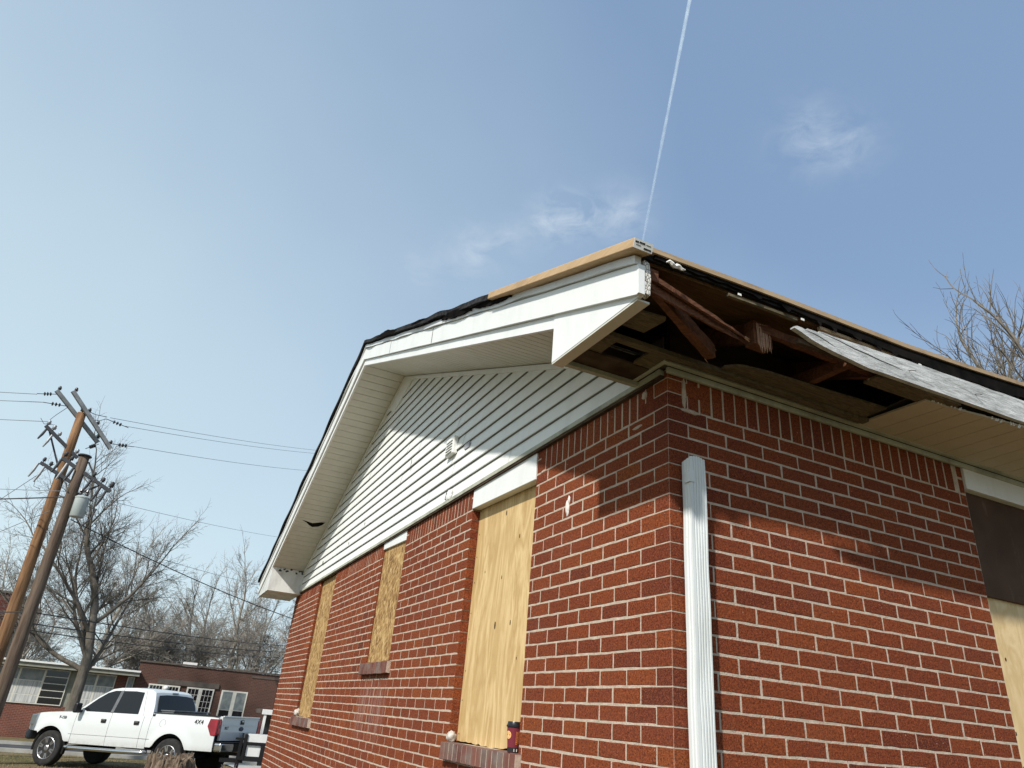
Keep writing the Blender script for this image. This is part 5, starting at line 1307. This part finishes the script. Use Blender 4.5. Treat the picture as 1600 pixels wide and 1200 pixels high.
a, b = tree_mesh(9, PM, .27, 5.4, (-.03, 0, 1))
a.build('trunk', 'bark', tm, world=False, smooth=True); b.build('crown', 'bark_dark', tm, world=False)
PB = dict(PM); PB.update(kids=[8, 7, 6, 5, 4, 0], rmin=.011, sides=[8, 5, 4, 3, 3, 3], seg=[.9, .9, .7, .5, .4, .4], up=[.02, .03, .02, .02, .02, .02])
bgm = []
for sd_ in (3, 5, 8):
    a, b = tree_mesh(sd_, PB, .30, 6.0); bgm.append((a.mesh('trunk', M['bark_far'], True), b.mesh('crown', M['bark_far'])))
TL = [(-5.6, 57.5, .86, 0, 'bare grey tree showing behind the left of the big crown'), (-1.2, 60, .72, 1, 'bare grey tree over the left end of the brown school block'), (1.6, 62.8, .76, 2, 'bare spreading grey tree above the school block parapet'),
      (4.6, 62.5, .90, 0, 'tall bare grey tree nearest the house eave'), (7.4, 66, .85, 1, 'bare tree partly hidden by the house corner'), (-12.5, 60, .80, 2, 'bare tree above the taller dark brick building'),
      (-9.0, 55, .62, 1, 'small bare tree between the poles and the big crown'), (3.2, 76, .9, 2, 'far bare tree between two grey crowns'), (-2.8, 75, .8, 0, 'far bare tree low behind the big trunk'), (9.5, 58, .95, 2, 'bare tree behind the house eave end')]
for i, (x, y, s, k_, lb) in enumerate(TL):
    t_ = thing('bare_tree', (x, y, -.7), lb, 'tree', 'bare trees behind the school', rot=(0, 0, i*1.3)); t_.scale = (s, s, s)
    inst('trunk', bgm[k_][0], (0, 0, 0), t_); inst('crown', bgm[k_][1], (0, 0, 0), t_)
# thicket along the back
R = random.Random(77); m = MB()
for q in range(5200):
    x = R.uniform(-24, 16); y = R.uniform(56, 70); h = R.uniform(2.2, 5.2)*(1.0+.35*noise.noise((x*.22, 0, 0)))
    z0 = -.7+R.uniform(0, h*.55); an = R.uniform(0, 6.28); sp = R.uniform(.1, .8); L = R.uniform(.9, 2.2)
    p0 = Vector((x, y, z0)); p1_ = p0+Vector((math.cos(an)*sp*.5, math.sin(an)*sp*.3, L*.5)); p2_ = p1_+Vector((math.cos(an+.6)*sp, math.sin(an)*sp*.4, L*.6))
    m.tube([p0, p1_, p2_], [.03, .02, .008], 3, False)
m.build('thicket', 'thicket', kind='stuff')
# right tree above the roof
PR = dict(PM); PR.update(seg=[.8, .6, .4, .28, .2, .2], kids=[11, 9, 7, 5, 0, 0], start=[.30, .2, .15, .15, .1, 0], ang=[(14, 34), (14, 36), (16, 42), (20, 45), (20, 45), (0, 0)], up=[.02, .05, .05, .05, .05, .05], len=[.75, .62, .55, .5, .5, 0], cont=[.8, .6, .6, .5, .5, 0], max=4, rmin=.009, wig=[.04, .07, .09, .11, .12, .1])
t_ = thing('bare_tree', (18.6, 6.9, 0), 'tallest bare tree with steep upright twigs above the roof at the right', 'tree', 'bare upright trees beyond the roof')
a, b = tree_mesh(21, PR, .26, 7.4, (-.05, .02, 1)); a.build('trunk', 'bark', t_, world=False, smooth=True); b.build('crown', 'bark_dark', t_, world=False)

t_.scale = (.87, .87, .87)
tr1, tr2 = a.mesh('trunk', M['bark'], True), b.mesh('crown', M['bark_dark'])
for (x, y, s_, rz_, lb) in ((20.9, 9.9, .98, 3.4, 'lower bare tree just clearing the roof edge, left of the tallest'), (18.6, 5.9, .87, 4.0, 'bare tree cut off by the right picture edge above the roof'), (19.8, 8.5, .95, 5.2, 'bare tree crown between the lower and the tallest one above the roof')):
    t2 = thing('bare_tree', (x, y, 0), lb, 'tree', 'bare upright trees beyond the roof', rot=(0, 0, rz_)); t2.scale = (s_, s_, s_)
    inst('trunk', tr1, (0, 0, 0), t2); inst('crown', tr2, (0, 0, 0), t2)
# ================================================================== GRASS
R = random.Random(5); m = MB()
for q in range(9000):
    x = R.uniform(-7, 3); y = R.uniform(15.5, 26.7)
    if x > 1.5: continue
    h = R.uniform(.02, .075); an = R.uniform(0, 6.28); w = .006; z0 = gz(y)-.01+.03*noise.noise((x*.7, y*.7, 0))
    m.add([(x-w, y, z0), (x+w, y, z0), (x+.03*math.cos(an), y+.03*math.sin(an), z0+h)], [(0, 1, 2)])
m.build('dry_grass', 'grassblade', kind='stuff')

# ================================================================== CONTRAIL
K = 9000
def along(d, f=1.0): d = Vector(d).normalized(); return CAM+d*(K/d.z)
pA = along((.385, .439, .811)); pB = along((.464, .651, .600)); dv = pB-pA
pts = [pA+dv*(-.9+2.1*i/40) for i in range(41)]
m = MB(); m.tube(pts, [26+10*noise.noise((i*.45, 0, 0)) for i in range(41)], 12, False)
o = m.build('contrail', 'contrail', smooth=True); tag(o, 'thin white aircraft trail rising into the blue sky above the roof corner', 'contrail')
at = o.data.attributes.new('fade', 'FLOAT', 'POINT'); vals = []
for i in range(41):
    f = -.9+2.1*i/40; vals += [max(.12, min(.85, .85-.45*max(0, f)))]*12
at.data.foreach_set('value', vals)
